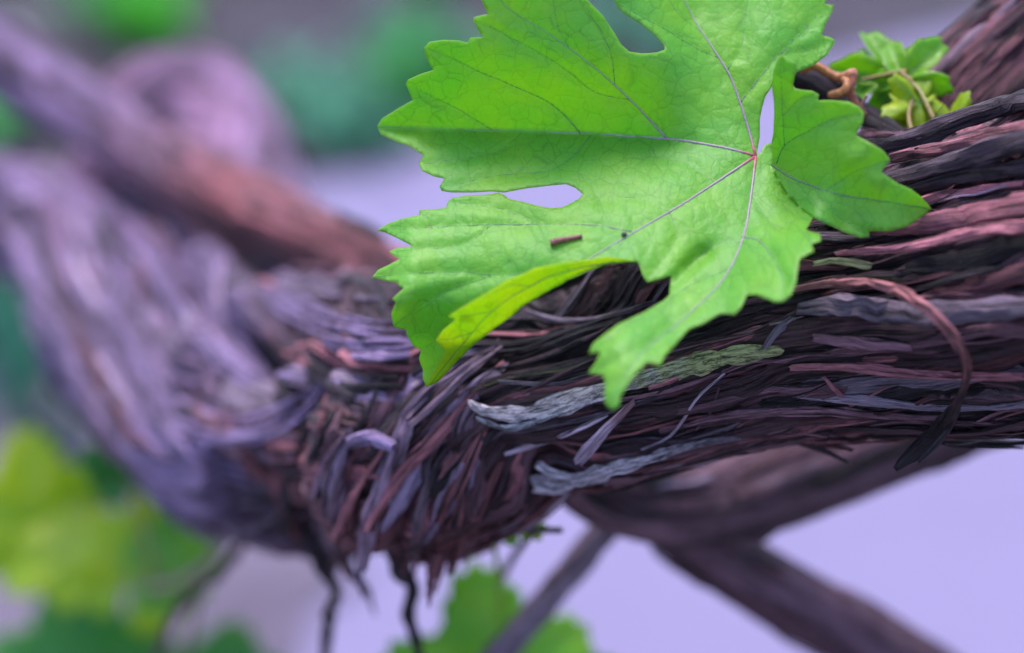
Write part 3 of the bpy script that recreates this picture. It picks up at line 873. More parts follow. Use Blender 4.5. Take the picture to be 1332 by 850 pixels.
# ------------------------------------------------------------------ the large leaf
OUT_A = [(628, 49), (612, 50), (609, 55), (607, 56.5), (597, 53.5), (576, 52.8), (558, 55.8), (551.8, 62.5), (553.6, 73), (558, 82), (564, 92), (547.6, 97), (531, 104.5), (528, 110), (532, 119.6), (536.8, 131), (517.5, 142), (496.5, 155.6),
         (490.5, 164), (495, 175), (516, 184.5), (532.6, 190), (550.6, 202), (544.6, 213), (549, 222), (564, 229), (578, 232), (571.6, 243), (574.6, 248), (588, 250), (615, 250), (639, 248.6), (655.7, 250), (685, 244.5), (715, 241), (736, 239), (748, 243.5),
         (758, 252), (754, 258), (742, 265), (730, 270), (715, 270.6), (700, 268), (677.5, 262), (662.5, 259), (656, 254), (648, 250.4), (637, 253), (607.6, 254.6), (588, 257.6), (582, 263.4), (580, 270.5), (570, 272), (546, 273), (544.6, 280), (525, 284),
         (507, 290), (496.5, 295.5), (490.5, 300), (499.5, 302), (513, 308), (534, 319), (535.5, 321), (517.5, 322.5), (506, 327), (508.5, 331), (520, 337), (507, 344), (492, 351), (483, 361.6), (495, 364), (516, 368), (519, 372), (525, 375),
         (510, 388.6), (514.5, 394), (509, 408), (511, 421.5), (514, 427), (528, 429), (529.6, 436.6), (537, 450), (547.6, 456), (545, 466), (547, 474), (550, 481.6), (550, 493.6), (555, 504)]
FOLD = [(555, 504), (570, 496.6), (588, 477), (615, 450), (643.6, 427.5), (664.7, 412.5), (680, 398), (710, 381), (740, 364), (762.5, 353.5), (785, 345), (800, 342), (828.6, 340)]
OUT_A2 = [(831.6, 344.5), (836, 358), (842, 367), (854, 364), (866, 361), (873.6, 359.5), (871, 373), (870.6, 383.6), (863, 391), (837.6, 406), (804.6, 421.5), (782, 438), (770, 448.5), (765.5, 460.5), (780.5, 458), (776, 469.5),
          (764.8, 486), (783.5, 487.6), (786.5, 496.6), (786.5, 525), (795.6, 534), (804.6, 528), (806, 516), (824, 489), (842, 471), (858.6, 475.6), (864.6, 463.5), (878, 448.5), (896, 428), (914.6, 421), (934, 409), (940, 407.6), (955, 409),
          (964, 400), (971.6, 383.5), (985, 383.5), (1007.6, 392.5), (1018, 392), (1028.6, 383.5), (1034.6, 370), (1037.7, 349), (1039.6, 337), (1059, 326.5), (1056, 317.5), (1068, 313), (1066.6, 304), (1053, 301), (1048, 298), (1051.6, 293.5), (1054.6, 287.5)]
SEAM = [(1057, 282.5), (1040, 270), (1025, 255), (1012, 235), (1003.5, 213.6)]
OUT_A3 = [(1006, 203), (1004, 186), (997, 186.5), (992, 193), (988, 201), (984.5, 200), (985.5, 195), (988.5, 177.6), (988.5, 155), (991.5, 140), (996, 125), (1003, 114.5), (1012, 103), (1025, 97), (1035, 94.6), (1057.6, 85.6), (1075.6, 72), (1085, 57), (1086, 52), (1078.6, 48),
          (1069, 46.5), (1074, 31.5), (1084.6, 10.5), (1084.6, 7), (1075, 5.7), (1072.6, 4.5), (1075.6, 0), (1086, -14), (1068, -22), (1077, -44), (1050, -52), (1030, -84), (990, -72), (965, -112), (935, -82), (902, -94), (884, -60), (852, -52), (838, -30), (812, -24), (800, -8), (800, 0),
          (802.5, 8), (810, 15.8), (835.6, 32), (853.6, 46.5), (864, 58.6), (865.6, 64.5), (855, 68.3), (837, 69.8), (819, 67.6), (808.5, 58.6), (799.7, 43.5), (784.7, 21), (763.6, 0), (748, -16), (738, -38), (716, -30), (703, -52), (672, -56), (655, -42), (640, -46), (632, -22), (626, 0), (635, 19.5),
          (631.5, 19.5), (616.5, 23), (615.8, 28.5)]
POLY_A = OUT_A + FOLD[1:] + OUT_A2 + SEAM + OUT_A3
POLY_B = SEAM + [(1005, 200), (1003.5, 185), (1005.8, 173), (1007, 147.5), (1006.5, 132.5), (1004, 114), (1006.5, 90), (1012.5, 75), (1017, 72), (1026, 78), (1035, 82), (1036, 93), (1034, 97.6), (1031, 111.5), (1033.6, 116), (1044, 118), (1056, 119), (1065, 123.5), (1063.6, 131),
                 (1080, 131), (1104, 132.8), (1117.6, 139.5), (1124, 147), (1122, 160.6), (1113, 175.6), (1134, 187.6), (1149, 196.6), (1158, 208.6), (1146, 223.6), (1168, 239), (1186, 247), (1199.6, 257.5), (1212, 272), (1202.7, 280), (1180, 295), (1157.6, 301), (1130.6, 301), (1130.6, 308.6), (1120, 309.8), (1102, 304), (1079.6, 293.5)]
POLY_C = FOLD[:-1] + [(828.6, 340), (812, 337.5), (788, 335), (770, 338), (740, 340.8), (696, 349.5), (680, 358), (660, 364.6), (642, 376.6), (619.6, 390), (594, 405), (583.6, 412.5), (594, 416), (576, 430.5), (567, 443), (573, 450), (580, 457.6), (570, 474), (557, 498)]

VEINS_A = [  # (points, r0 mm, r1 mm, main?)
    ([(983, 203), (940, 192), (868, 181), (760, 174), (640, 170), (560, 168), (494, 165)], 0.34, 0.08, 1),
    ([(983, 203), (968, 150), (950, 100), (925, 60), (900, 20), (880, -30), (890, -85)], 0.34, 0.10, 1),
    ([(983, 203), (900, 258), (815, 308), (765, 338), (705, 372), (640, 420), (575, 480)], 0.33, 0.10, 1),
    ([(983, 203), (975, 270), (965, 315), (940, 365), (885, 418), (830, 465), (793, 528)], 0.34, 0.08, 1),
    ([(868, 181), (820, 130), (770, 85), (715, 45), (655, 5), (640, -40)], 0.24, 0.06, 1),
    ([(822, 302), (785, 295), (740, 292), (640, 293), (560, 296), (494, 300)], 0.13, 0.05, 0),
    ([(735, 352), (660, 358), (600, 354), (540, 356), (486, 361)], 0.11, 0.05, 0),
    ([(755, 174), (735, 150), (705, 128), (640, 100), (556, 62)], 0.11, 0.03, 0),
    ([(640, 170), (600, 145), (534, 112)], 0.07, 0.03, 0),
    ([(770, 175), (745, 205), (715, 222), (640, 230), (576, 246)], 0.10, 0.04, 0),
    ([(680, 172), (640, 200), (548, 214)], 0.07, 0.03, 0),
    ([(965, 308), (985, 313), (1004, 332), (1018, 360), (1020, 388)], 0.16, 0.06, 0),
    ([(978, 255), (1010, 298), (1030, 290), (1056, 318)], 0.05, 0.03, 0),
    ([(952, 348), (900, 372), (840, 408), (768, 458)], 0.09, 0.03, 0),
    ([(915, 388), (930, 395), (958, 407)], 0.06, 0.03, 0),
    ([(870, 432), (840, 448), (770, 486)], 0.06, 0.03, 0),
    ([(870, 276), (880, 305), (868, 330), (843, 364)], 0.09, 0.03, 0),
    ([(815, 308), (805, 322), (790, 335)], 0.10, 0.04, 0),
    ([(963, 135), (985, 105), (1015, 70), (1045, 40), (1072, 10)], 0.14, 0.04, 0),
    ([(1015, 70), (1050, 66), (1084, 53)], 0.08, 0.03, 0),
    ([(1030, 52), (1060, 30), (1083, 10)], 0.05, 0.03, 0),
    ([(935, 76), (900, 60), (850, 30), (803, 5)], 0.09, 0.03, 0),
    ([(945, 92), (965, 60), (970, 20), (985, -60)], 0.10, 0.04, 0),
    ([(915, 45), (880, 15), (845, -45)], 0.07, 0.03, 0),
    ([(820, 130), (775, 120), (720, 80), (630, 30)], 0.06, 0.03, 0),
    ([(800, 112), (795, 70), (775, 30), (745, -12)], 0.08, 0.03, 0),
    ([(740, 62), (725, 30), (715, -28)], 0.06, 0.03, 0),
    ([(640, 358), (600, 372), (560, 388), (512, 425)], 0.08, 0.04, 0),
    ([(690, 355), (650, 385), (600, 420), (550, 455)], 0.07, 0.03, 0),
    ([(640, 293), (600, 318), (508, 327)], 0.06, 0.03, 0),
    ([(700, 292), (650, 272), (584, 262)], 0.06, 0.03, 0),
    ([(870, 276), (830, 258), (780, 262)], 0.05, 0.02, 0),
    ([(930, 238), (900, 215), (850, 205)], 0.05, 0.02, 0),
    ([(965, 315), (930, 320), (895, 345)], 0.05, 0.02, 0),
]
VEINS_B = [
    ([(1003.5, 213.6), (1030, 232), (1060, 243), (1100, 255), (1150, 262), (1207, 272)], 0.14, 0.08, 1),
    ([(1010, 213), (1020, 190), (1050, 172), (1085, 155), (1122, 148)], 0.10, 0.04, 0),
    ([(1020, 190), (1018, 150), (1016, 110), (1015, 76)], 0.08, 0.03, 0),
    ([(1075, 248), (1110, 225), (1155, 209)], 0.07, 0.03, 0),
    ([(1060, 243), (1075, 270), (1128, 306)], 0.06, 0.03, 0),
    ([(1018, 150), (1040, 130), (1062, 122)], 0.05, 0.03, 0),
]
VEINS_C = [
    ([(800, 341), (740, 352), (690, 372), (640, 405), (600, 450), (560, 500)], 0.10, 0.04, 0),
    ([(690, 372), (660, 372), (622, 392)], 0.05, 0.02, 0),
    ([(640, 405), (615, 410), (586, 413)], 0.05, 0.02, 0),
    ([(615, 432), (592, 440), (569, 443)], 0.05, 0.02, 0),
]


class TPS:
    def __init__(self, pts, lam=2.0):
        p = np.asarray(pts, float)
        self.p = p[:, :2] / 100.0
        n = len(p)
        K = self.U(self.p, self.p) + np.eye(n) * lam * 1e-2
        Q = np.c_[np.ones(n), self.p]
        A = np.block([[K, Q], [Q.T, np.zeros((3, 3))]])
        self.w = np.linalg.solve(A, np.r_[p[:, 2], 0, 0, 0])

    @staticmethod
    def U(a, b):
        r = np.linalg.norm(a[:, None] - b[None], axis=2)
        return np.where(r > 0, r ** 2 * np.log(np.maximum(r, 1e-9)), 0)

    def __call__(self, x, y):
        sh = np.shape(x)
        q = np.c_[np.ravel(x), np.ravel(y)] / 100.0
        out = np.empty(len(q))
        for i in range(0, len(q), 4000):
            z = q[i:i + 4000]
            out[i:i + 4000] = self.U(z, self.p) @ self.w[:-3] + np.c_[np.ones(len(z)), z] @ self.w[-3:]
        return out.reshape(sh)


CTRL_A = [(983, 203, 0), (868, 181, 5), (760, 174, 8), (640, 170, 9), (500, 165, 10), (900, 258, -8), (815, 308, -11), (700, 300, -7), (600, 290, -3), (495, 298, 0), (486, 360, -6), (512, 405, -10), (530, 435, 1), (550, 475, 9), (560, 500, 10), (740, 345, -14), (700, 240, 0), (600, 215, 4),
          (620, 440, -8), (700, 385, -14), (830, 343, -15), (970, 300, -14), (940, 365, -23), (872, 365, -20), (842, 366, -18), (800, 450, -33), (790, 525, -38), (1030, 375, -36), (1050, 310, -26), (1005, 250, -6), (1045, 282, -12), (880, 430, -31), (960, 400, -33),
          (950, 100, 6), (900, 20, 12), (885, -60, 16), (860, 68, 6), (805, 0, 13), (1075, 60, 9), (1080, 5, 12), (1040, 92, 7), (1000, 125, 4), (985, -70, 16), (750, 100, 9), (650, 20, 10), (560, 65, 9), (520, 140, 10), (700, -40, 11), (650, 110, 9), (1003, 200, 2), (1010, 60, 7)]
tpsA = TPS(CTRL_A)
V1X = np.array([490, 560, 640, 760, 868, 983]); V1Y = np.array([165, 168, 170, 174, 181, 203.0])


def smooth_line(pts, n=24):
    return catmull(np.c_[np.asarray(pts, float), np.zeros(len(pts))], n)[:, :2]


def puff(px, py, veins):
    """blade swells between the veins"""
    z = np.zeros(np.shape(px))
    dm = np.full(np.shape(px), 1e9)
    for v in veins:
        d = seg_dist(px, py, smooth_line(v[0], 14))
        dm = np.minimum(dm, d * (1.0 if v[3] else 1.5))
    return 1.0 * (1 - np.exp(-dm / 18.0))


def depth_A(px, py):
    px = np.asarray(px, float); py = np.asarray(py, float)
    t = np.maximum(np.interp(px, V1X, V1Y) - py, 0)
    z = tpsA(px, py) - 0.15 * t * (1 - sstep(800, 935, px + 0.25 * (100 - py))) * (1 - 0.25 * sstep(60, 200, t))
    bl = np.clip(py - np.interp(px, V1X, V1Y), 0, 200)
    z = z - 6.5 * (1 - np.exp(-bl / 55.0)) * (1 - sstep(800, 960, px)) * sstep(470, 540, px)
    z = z - puff(px, py, VEINS_A)
    z = z + 0.9 * (noise(px / 48, py / 48, 0, 31) - 0.5) + 0.3 * (noise(px / 15, py / 15, 0, 32) - 0.5)
    # the short crease curling up below the lower margin lobe
    z = z + 2.2 * np.exp(-seg_dist(px, py, [(870, 372), (915, 330)]) ** 2 / 120.0)
    return z


seamS = smooth_line(SEAM, 20)
zS = depth_A(seamS[:, 0], seamS[:, 1])
tpsB = TPS([(a, b, c) for (a, b), c in zip(seamS, zS)] + [(1010, 180, -7), (1008, 130, -12), (1013, 78, -17), (1050, 150, -15), (1060, 220, -12), (1100, 145, -20), (1120, 200, -21), (1150, 215, -22), (1205, 272, -17), (1150, 295, -18), (1100, 290, -14), (1030, 105, -17), (1100, 250, -15), (1165, 262, -20)], 0.6)
foldS = smooth_line(FOLD, 30)
zF = depth_A(foldS[:, 0], foldS[:, 1])
upC = [(788, 335), (740, 341), (696, 350), (660, 365), (620, 390), (590, 411), (568, 443), (575, 460)]
tpsC = TPS([(a, b, c) for (a, b), c in zip(foldS, zF)] + [(x, y, float(depth_A(x, y)) - l) for (x, y), l in zip(upC, (2.5, 6, 9.5, 11.5, 12, 11.5, 8.5, 6.5))], 0.6)


def depth_B(px, py):
    z = tpsB(px, py)
    k = sstep(0, 25, seg_dist(px, py, SEAM))
    return z - k * (puff(px, py, VEINS_B) - 0.6) + k * 1.4 * (noise(px / 30, py / 30, 0, 33) - 0.5)


def depth_C(px, py):
    z = tpsC(px, py)
    k = sstep(0, 12, seg_dist(px, py, FOLD))
    return z + k * (puff(px, py, VEINS_C) * 0.6 - 0.5) + k * 0.8 * (noise(px / 22, py / 22, 0, 34) - 0.5)


def inside(poly, x, y):
    p = np.asarray(poly, float); q = np.roll(p, -1, 0)
    c = np.zeros(np.shape(x), bool)
    for (x0, y0), (x1, y1) in zip(p, q):
        if y0 == y1: continue
        c ^= ((y0 > y) != (y1 > y)) & (x < (x1 - x0) * (y - y0) / (y1 - y0) + x0)
    return c


def densify(poly, step, soft=True):
    out = []
    n = len(poly)
    for i in range(n):
        a = np.array(poly[i], float); b = np.array(poly[(i + 1) % n], float)
        m = max(1, int(round(np.linalg.norm(b - a) / step)))
        for k in range(m):
            out.append(tuple(a + (b - a) * k / m))
    return out


def patch(poly, step, jseed):
    bd = densify(poly, step)
    p = np.array(poly)
    xs = np.arange(p[:, 0].min(), p[:, 0].max(), step)
    ys = np.arange(p[:, 1].min(), p[:, 1].max(), step * 0.87)
    gx, gy = np.meshgrid(xs, ys)
    gx = gx + (np.arange(len(ys)) % 2)[:, None] * step / 2
    r = np.random.default_rng(jseed)
    gx = gx + r.uniform(-0.15, 0.15, gx.shape) * step; gy = gy + r.uniform(-0.15, 0.15, gy.shape) * step
    gx, gy = gx.ravel(), gy.ravel()
    ok = inside(poly, gx, gy)
    gx, gy = gx[ok], gy[ok]
    d = seg_dist(gx, gy, bd + [bd[0]])
    ok = d > step * 0.55
    gx, gy = gx[ok], gy[ok]
    nb = len(bd)
    vs = [Vector(b) for b in bd] + [Vector((float(a), float(b))) for a, b in zip(gx, gy)]
    ed = [(i, (i + 1) % nb) for i in range(nb)]
    r = delaunay_2d_cdt(vs, ed, [list(range(nb))], 1, 1e-5)
    V = np.array([(v.x, v.y) for v in r[0]])
    return V, [tuple(f) for f in r[2]]


BASE = P(983, 203, 0)
leaf = empty('grape_leaf', BASE, 'large bright green toothed grape leaf lying over the vine trunk', 'leaf')
Vs, Fs, uvs, eds, nb = [], [], [], [], 0
ALLOUT = {'A': OUT_A + [(1e4, 1e4)] + OUT_A2 + [(1e4, 1e4)] + OUT_A3}
for poly, df, outl, sd in ((POLY_A, depth_A, [OUT_A, OUT_A2, OUT_A3], 1), (POLY_B, depth_B, [POLY_B[len(SEAM):]], 2), (POLY_C, depth_C, [POLY_C[len(FOLD):]], 3)):
    if sd == 3: nAB = len(Fs)
    v, f = patch(poly, 4.2, sd)
    z = df(v[:, 0], v[:, 1])
    dd = np.min([seg_dist(v[:, 0], v[:, 1], o) for o in outl], 0)
    Vs.append(P(v[:, 0], v[:, 1], z))
    # all faces turned to the camera
    for t in f:
        a, b, c = v[t[0]], v[t[1]], v[t[2]]
        if (b[0] - a[0]) * (c[1] - a[1]) - (b[1] - a[1]) * (c[0] - a[0]) > 0: t = t[::-1]
        Fs.append(tuple(i + nb for i in t))
    uvs.append(v / 100.0 + (0 if sd < 3 else 3.3)); eds.append(np.clip(1 - dd / 4.0, 0, 1))
    nb += len(v)
blade = mesh_obj('blade', np.vstack(Vs), Fs, LEAF, leaf, uv=np.vstack(uvs), edge=np.concatenate(eds))
bm = bmesh.new(); bm.from_mesh(blade.data)
bmesh.ops.remove_doubles(bm, verts=bm.verts, dist=0.00004)
bm.to_mesh(blade.data); bm.free()
blade.data.materials.append(LEAF_UNDER)
mi = np.zeros(len(blade.data.polygons), int); mi[nAB:] = 1
blade.data.polygons.foreach_set('material_index', mi)
sol = blade.modifiers.new('thickness', 'SOLIDIFY'); sol.thickness = 0.0002; sol.offset = -1

VTINT = np.array([0.27, 0.20, 0.25]); VDARK = np.array([0.06, 0.21, 0.05]); VRED = np.array([0.42, 0.05, 0.07]); VGREEN = np.array([0.16, 0.36, 0.10])


def vein(pts, r0, r1, main, df, lift):
    n = 34 if main else 22
    q = smooth_line(pts, n)
    wig = 0.8 if main else 1.8
    q = q + wig * np.c_[noise(q[:, 0] / 13, q[:, 1] / 13, 0, 41) - 0.5, noise(q[:, 0] / 13, q[:, 1] / 13, 0, 42) - 0.5]
    z = df(q[:, 0], q[:, 1])
    k = np.linspace(0, 1, n)
    r = (r0 + (r1 - r0) * k ** 0.7) * (1.0 if main else 1.5)
    c = P(q[:, 0], q[:, 1], z - lift)
    T = nrm(np.gradient(c, axis=0))
    A = nrm(np.cross(T, FWD)); B = np.cross(T, A)
    th = np.linspace(0, 2 * math.pi, 7)[:-1]
    V = c[:, None] + (r / 1000)[:, None, None] * (np.cos(th)[None, :, None] * A[:, None] + 0.7 * np.sin(th)[None, :, None] * B[:, None])
    F = [(i * 6 + j, i * 6 + (j + 1) % 6, (i + 1) * 6 + (j + 1) % 6, (i + 1) * 6 + j) for i in range(n - 1) for j in range(6)]
    F += [tuple(range(6))[::-1], tuple((n - 1) * 6 + j for j in range(6))]
    if main:
        d = np.hypot(q[:, 0] - 983, q[:, 1] - 203)
        tn = VTINT + (VRED - VTINT) * (1 - sstep(4, 30, d))[:, None] * 0.85
        tn = tn + (VGREEN - tn) * sstep(90, 420, d)[:, None]
    else:
        tn = VDARK + (VTINT * 0.6 - VDARK) * (0.6 if r0 > 0.12 else 0.0) * (1 - k[:, None])
    mesh_obj('vein', V.reshape(-1, 3), F, VEIN, blade, tint=np.repeat(tn, 6, 0))


for p_, a_, b_, m_ in VEINS_A:
    vein(p_, a_, b_, m_, depth_A, 0.10 if m_ else 0.02)
for p_, a_, b_, m_ in VEINS_B:
    vein(p_, a_, b_, 0, depth_B, 0.02)
for p_, a_, b_, m_ in VEINS_C:
    vein(p_, a_, b_, 0, depth_C, 0.02)
tube('petiole', [(981, 203, 0.2, 0.45), (990, 205, 1, 0.6), (1004, 208, 3, 0.6), (1040, 215, 4, 0.65), (1090, 222, 4, 0.7), (1140, 232, 2, 0.8), (1180, 250, 1, 0.9)], VEIN, (0.42, 0.06, 0.05), leaf, tint2=(0.35, 0.12, 0.05))

# a splinter of bark that fell on the leaf, and a fleck beside a vein
zc = float(depth_A(736, 313))
tube('bark_crumb', [(716, 316.5, zc - 0.45, 0.75), (726, 313.5, zc - 0.5, 0.72), (742, 310.5, zc - 0.4, 0.6), (757, 307.5, zc - 0.3, 0.5)], WOOD, (0.15, 0.05, 0.04), None, nseg=7)
tag(bpy.context.scene.objects['bark_crumb'], 'short reddish brown bark splinter lying on the green leaf', 'splinter')
zc = float(depth_A(812, 306))
tube('brown_speck', [(809, 306, zc - 0.3, 0.3), (812, 305, zc - 0.5, 0.5), (815, 306, zc - 0.3, 0.25)], WOOD, DARK * 2, None, nseg=6)
tag(bpy.context.scene.objects['brown_speck'], 'tiny brown bud scale caught beside a leaf vein', 'speck')

# ------------------------------------------------------------------ other leaves
LOBES = [(90, 1.0, 26), (28, 0.92, 24), (152, 0.92, 24), (-38, 0.74, 26), (218, 0.74, 26)]


def leaf_outline(seed, teeth=9, cut=0.45):
    r = np.random.default_rng(seed)
    a = np.linspace(-80, 260, 150)
    base = np.full(a.shape, cut)
    for c, R, wd in LOBES:
        base = np.maximum(base, cut * 0.9 + (R * r.uniform(0.92, 1.08) - cut * 0.9) * np.exp(-np.abs((a - c) / wd) ** 2.2))
    ph = a / 340 * teeth * 4 + r.uniform(0, 1)
    saw = (ph % 1.0)
    base = base * (1 - 0.10 * np.where(saw < 0.65, saw / 0.65, (1 - saw) / 0.35))
    sinus = 1 - 0.75 * np.exp(-((a + 90) / 12.0) ** 2) - 0.75 * np.exp(-((a - 270) / 12.0) ** 2)
    rad = np.radians(a)
    p = np.stack([np.cos(rad) * base * sinus, np.sin(rad) * base * sinus], 1)
    return [tuple(x) for x in np.vstack([p, [[0.0, -0.03]]])]


def leaf_blade(name, origin, size, ax_tip, normal, mat, parent, seed, cup=0.25, ruffle=0.06, teeth=9, cut=0.45, step=0.055):
    poly = leaf_outline(seed, teeth, cut)
    v, f = patch(poly, step, seed)
    y = nrm(np.asarray(ax_tip, float)); nz = np.asarray(normal, float)
    nz = nrm(nz - (nz @ y) * y); x = np.cross(y, nz)
    rr = np.hypot(v[:, 0], v[:, 1]); an = np.arctan2(v[:, 1], v[:, 0])
    dv = np.full(len(v), 9.0)
    for c, R, wd in LOBES:
        e = np.array([math.cos(math.radians(c)), math.sin(math.radians(c))]) * R
        dv = np.minimum(dv, seg_dist(v[:, 0], v[:, 1], [(0, 0), tuple(e)]))
    h = -cup * rr ** 2 + ruffle * rr * np.sin(an * 5 + seed) + 0.10 * (1 - np.exp(-dv / 0.12)) * 0.6 + 0.06 * (noise(v[:, 0] * 4 + seed, v[:, 1] * 4, 0, 3) - 0.5)
    Vw = np.asarray(origin) + size * (v[:, :1] * x + v[:, 1:2] * y + h[:, None] * nz)
    o = mesh_obj(name, Vw, f, mat, parent, uv=v * size * 60 + seed, edge=np.clip(1 - seg_dist(v[:, 0], v[:, 1], poly) / 0.03, 0, 1))
    m = o.modifiers.new('thickness', 'SOLIDIFY'); m.thickness = 0.0002
    for i, (c, R, wd) in enumerate(LOBES):
        e = np.array([math.cos(math.radians(c)), math.sin(math.radians(c))]) * R * 0.93
        q = np.linspace(0, 1, 7)[:, None] * e
        r2 = np.hypot(q[:, 0], q[:, 1]); a2 = np.arctan2(q[:, 1], q[:, 0])
        hh = -cup * r2 ** 2 + ruffle * r2 * np.sin(a2 * 5 + seed) + 0.06 * (noise(q[:, 0] * 4 + seed, q[:, 1] * 4, 0, 3) - 0.5) + 0.004
        pw = np.asarray(origin) + size * (q[:, :1] * x + q[:, 1:2] * y + hh[:, None] * nz)
        tube('vein', [(*p, size * 1000 * 0.012 * (1 - 0.8 * k / 6)) for k, p in enumerate(pw)], VEIN, VGREEN, o, nseg=5, n=10, world=True)
    return o


def cam_vec(r, u, b):
    """direction given as right, up in the picture and back towards the viewer"""
    return r * RT + u * UP - b * FWD


# young shoot beside the rising arm
sh = empty('young_shoot', P(1226, 172, 22), 'small young shoot with curled yellow green leaves beside the rising arm', 'shoot')
tube('stem', [(1226, 178, 20, 0.7), (1212, 150, 22, 0.6), (1196, 118, 26, 0.55), (1174, 98, 31, 0.5)], WOOD, (0.24, 0.12, 0.05), sh, tint2=(0.2, 0.24, 0.05))
for (x0, y0, dz, sz, tip, nv, m, sd) in ((1160, 104, 36, 15.0, (-0.25, 0.9, -0.1), (0.1, 0.65, 0.6), LEAF_BRIGHT, 3), (1176, 104, 30, 12.5, (0.62, 0.8, 0.1), (-0.5, 0.1, 1), LEAF_BRIGHT, 4), (1140, 104, 36, 11.0, (-1, 0.3, -0.1), (0, 0.6, 0.7), LEAF_BRIGHT, 5),
                                        (1196, 135, 26, 10.5, (-0.6, -0.2, 0.2), (0.2, 0.2, 1), LEAF_YELLOW, 6), (1238, 166, 24, 9.0, (0.35, 0.85, 0.1), (-0.3, 0.2, 1), LEAF_YELLOW, 7),
                                        (1184, 140, 27, 8.5, (-0.15, -0.8, 0.1), (-0.3, 0.2, 1), LEAF_YELLOW, 9)):
    leaf_blade('leaf', P(x0, y0, dz), sz / 1000, cam_vec(*tip), cam_vec(*nv), m, sh, sd, 0.25, 0.24, 6, 0.34)
tube('petiole', [(1180, 92, 30, 0.5), (1150, 98, 31, 0.5), (1120, 104, 32, 0.4)], WOOD, (0.22, 0.15, 0.03), sh)
tube('petiole', [(1172, 95, 30, 0.7), (1186, 108, 28, 0.7), (1188, 125, 27, 0.7), (1182, 150, 24, 0.6), (1186, 172, 20, 0.6)], WOOD, (0.20, 0.13, 0.03), sh)

# tendril knotted on the dark spur
td = empty('tendril', P(1060, 112, 24), 'orange brown tendril knotted round the dark spur behind the leaf', 'tendril')
tube('tendril_stem', [(1042, 92, 22, 0.9), (1060, 86, 21, 1.0), (1078, 95, 20, 1.0), (1092, 101, 19, 1.0), (1104, 98, 18, 1.1), (1110, 96, 18, 1.2), (1106, 112, 18, 1.1), (1108, 125, 19, 1.0), (1118, 142, 20, 0.9), (1124, 150, 22, 0.8)], WOOD, (0.40, 0.13, 0.035), td, n=60, tint2=(0.34, 0.10, 0.08))
tube('tendril_curl', [(1092, 100, 20, 0.8), (1101, 106, 17, 0.9), (1100, 116, 16, 1.0), (1090, 122, 17, 1.0), (1080, 124, 20, 0.8)], WOOD, (0.42, 0.15, 0.05), td, n=40)
tube('tendril_tip', [(1124, 150, 22, 0.5), (1122, 136, 20, 0.4), (1128, 124, 18, 0.35)], WOOD, (0.38, 0.22, 0.16), td)

# leaves below the trunk
lf = empty('grape_leaf', P(645, 900, 160), 'bright green leaf hanging below the trunk behind the slanting cane', 'leaf')
leaf_blade('blade', P(645, 905, 160), 0.0375, cam_vec(-0.15, 1, 0.05), cam_vec(0.1, -0.15, 1), LEAF_BRIGHT, lf, 14, 0.12, 0.06, 8, 0.66)
tube('petiole', [(640, 690, 60, 0.6), (652, 780, 150, 0.8), (650, 860, 175, 0.9), (645, 912, 161, 0.9)], WOOD, (0.30, 0.36, 0.08), lf)
lf = empty('grape_leaf', P(738, 898, 170), 'small dark green leaf tip beside the slanting cane below the trunk', 'leaf')
leaf_blade('blade', P(738, 898, 170), 0.019, cam_vec(0.1, 1, -0.1), cam_vec(0.0, 0.2, 1), LEAF_DEEP, lf, 15, 0.2, 0.06, 8, 0.7)
tube('petiole', [(738, 898, 170, 0.7), (700, 905, 166, 0.8), (645, 905, 161, 0.9)], WOOD, (0.30, 0.36, 0.08), lf)
lf = empty('grape_leaf', P(672, 680, 75), 'tiny fresh green leaf glimpsed in the gap under the trunk', 'leaf')
leaf_blade('blade', P(672, 690, 72), 0.0062, cam_vec(-0.3, 0.8, 0), cam_vec(0.1, 0.4, 1), LEAF_BRIGHT, lf, 16, 0.2, 0.1, 6, 0.6, 0.09)
leaf_blade('blade', P(693, 690, 68), 0.0045, cam_vec(0.2, 0.9, 0), cam_vec(0.1, 0.4, 1), LEAF_YELLOW, lf, 17, 0.2, 0.1, 6, 0.6, 0.09)
tube('petiole', [(672, 691, 72, 0.4), (690, 692, 66, 0.5), (705, 688, 60, 0.5)], WOOD, (0.30, 0.36, 0.08), lf)

# shoots low at the left
s1 = empty('low_shoot', P(140, 780, 330), 'low shoot with yellowing green leaves beside the trunk head', 'shoot')
tube('stem', [(320, 655, 200, 1.8), (262, 740, 240, 1.8), (190, 765, 290, 1.7), (110, 740, 330, 1.5), (50, 710, 340, 1.2)], WOOD, (0.28, 0.20, 0.16), s1)
for (x0, y0, dz, sz, tip, nv, m, sd) in ((48, 680, 340, 34, (-0.1, 1, 0.1), (0.2, 0.35, 1), LEAF_YELLOW, 21), (175, 745, 300, 31, (0.30, 0.9, 0.1), (-0.1, 0.3, 1), LEAF_YELLOW, 22), (95, 715, 330, 28, (-0.6, -0.3, 0.1), (0, 0.5, 0.7), LEAF_YELLOW, 23), (215, 735, 290, 24, (0.8, 0.3, 0.1), (0, 0.4, 0.9), LEAF_BRIGHT, 25), (165, 610, 250, 18, (-0.2, 0.9, 0.1), (0.3, 0.2, 1), LEAF_DEEP, 24)):
    leaf_blade('leaf', P(x0, y0, dz), sz / 1000, cam_vec(*tip), cam_vec(*nv), m, s1, sd, 0.15, 0.06, 8, 0.74)
tube('petiole', [(165, 615, 250, 0.9), (185, 680, 270, 1), (200, 760, 285, 1)], WOOD, (0.28, 0.24, 0.10), s1)
s2 = empty('low_shoot', P(200, 930, 380), 'low shoot with broad deep green leaves under the yellowing one', 'shoot')
tube('stem', [(262, 740, 222, 1.4), (245, 830, 300, 1.6), (225, 900, 350, 1.8), (205, 1000, 390, 2)], WOOD, (0.25, 0.2, 0.14), s2)
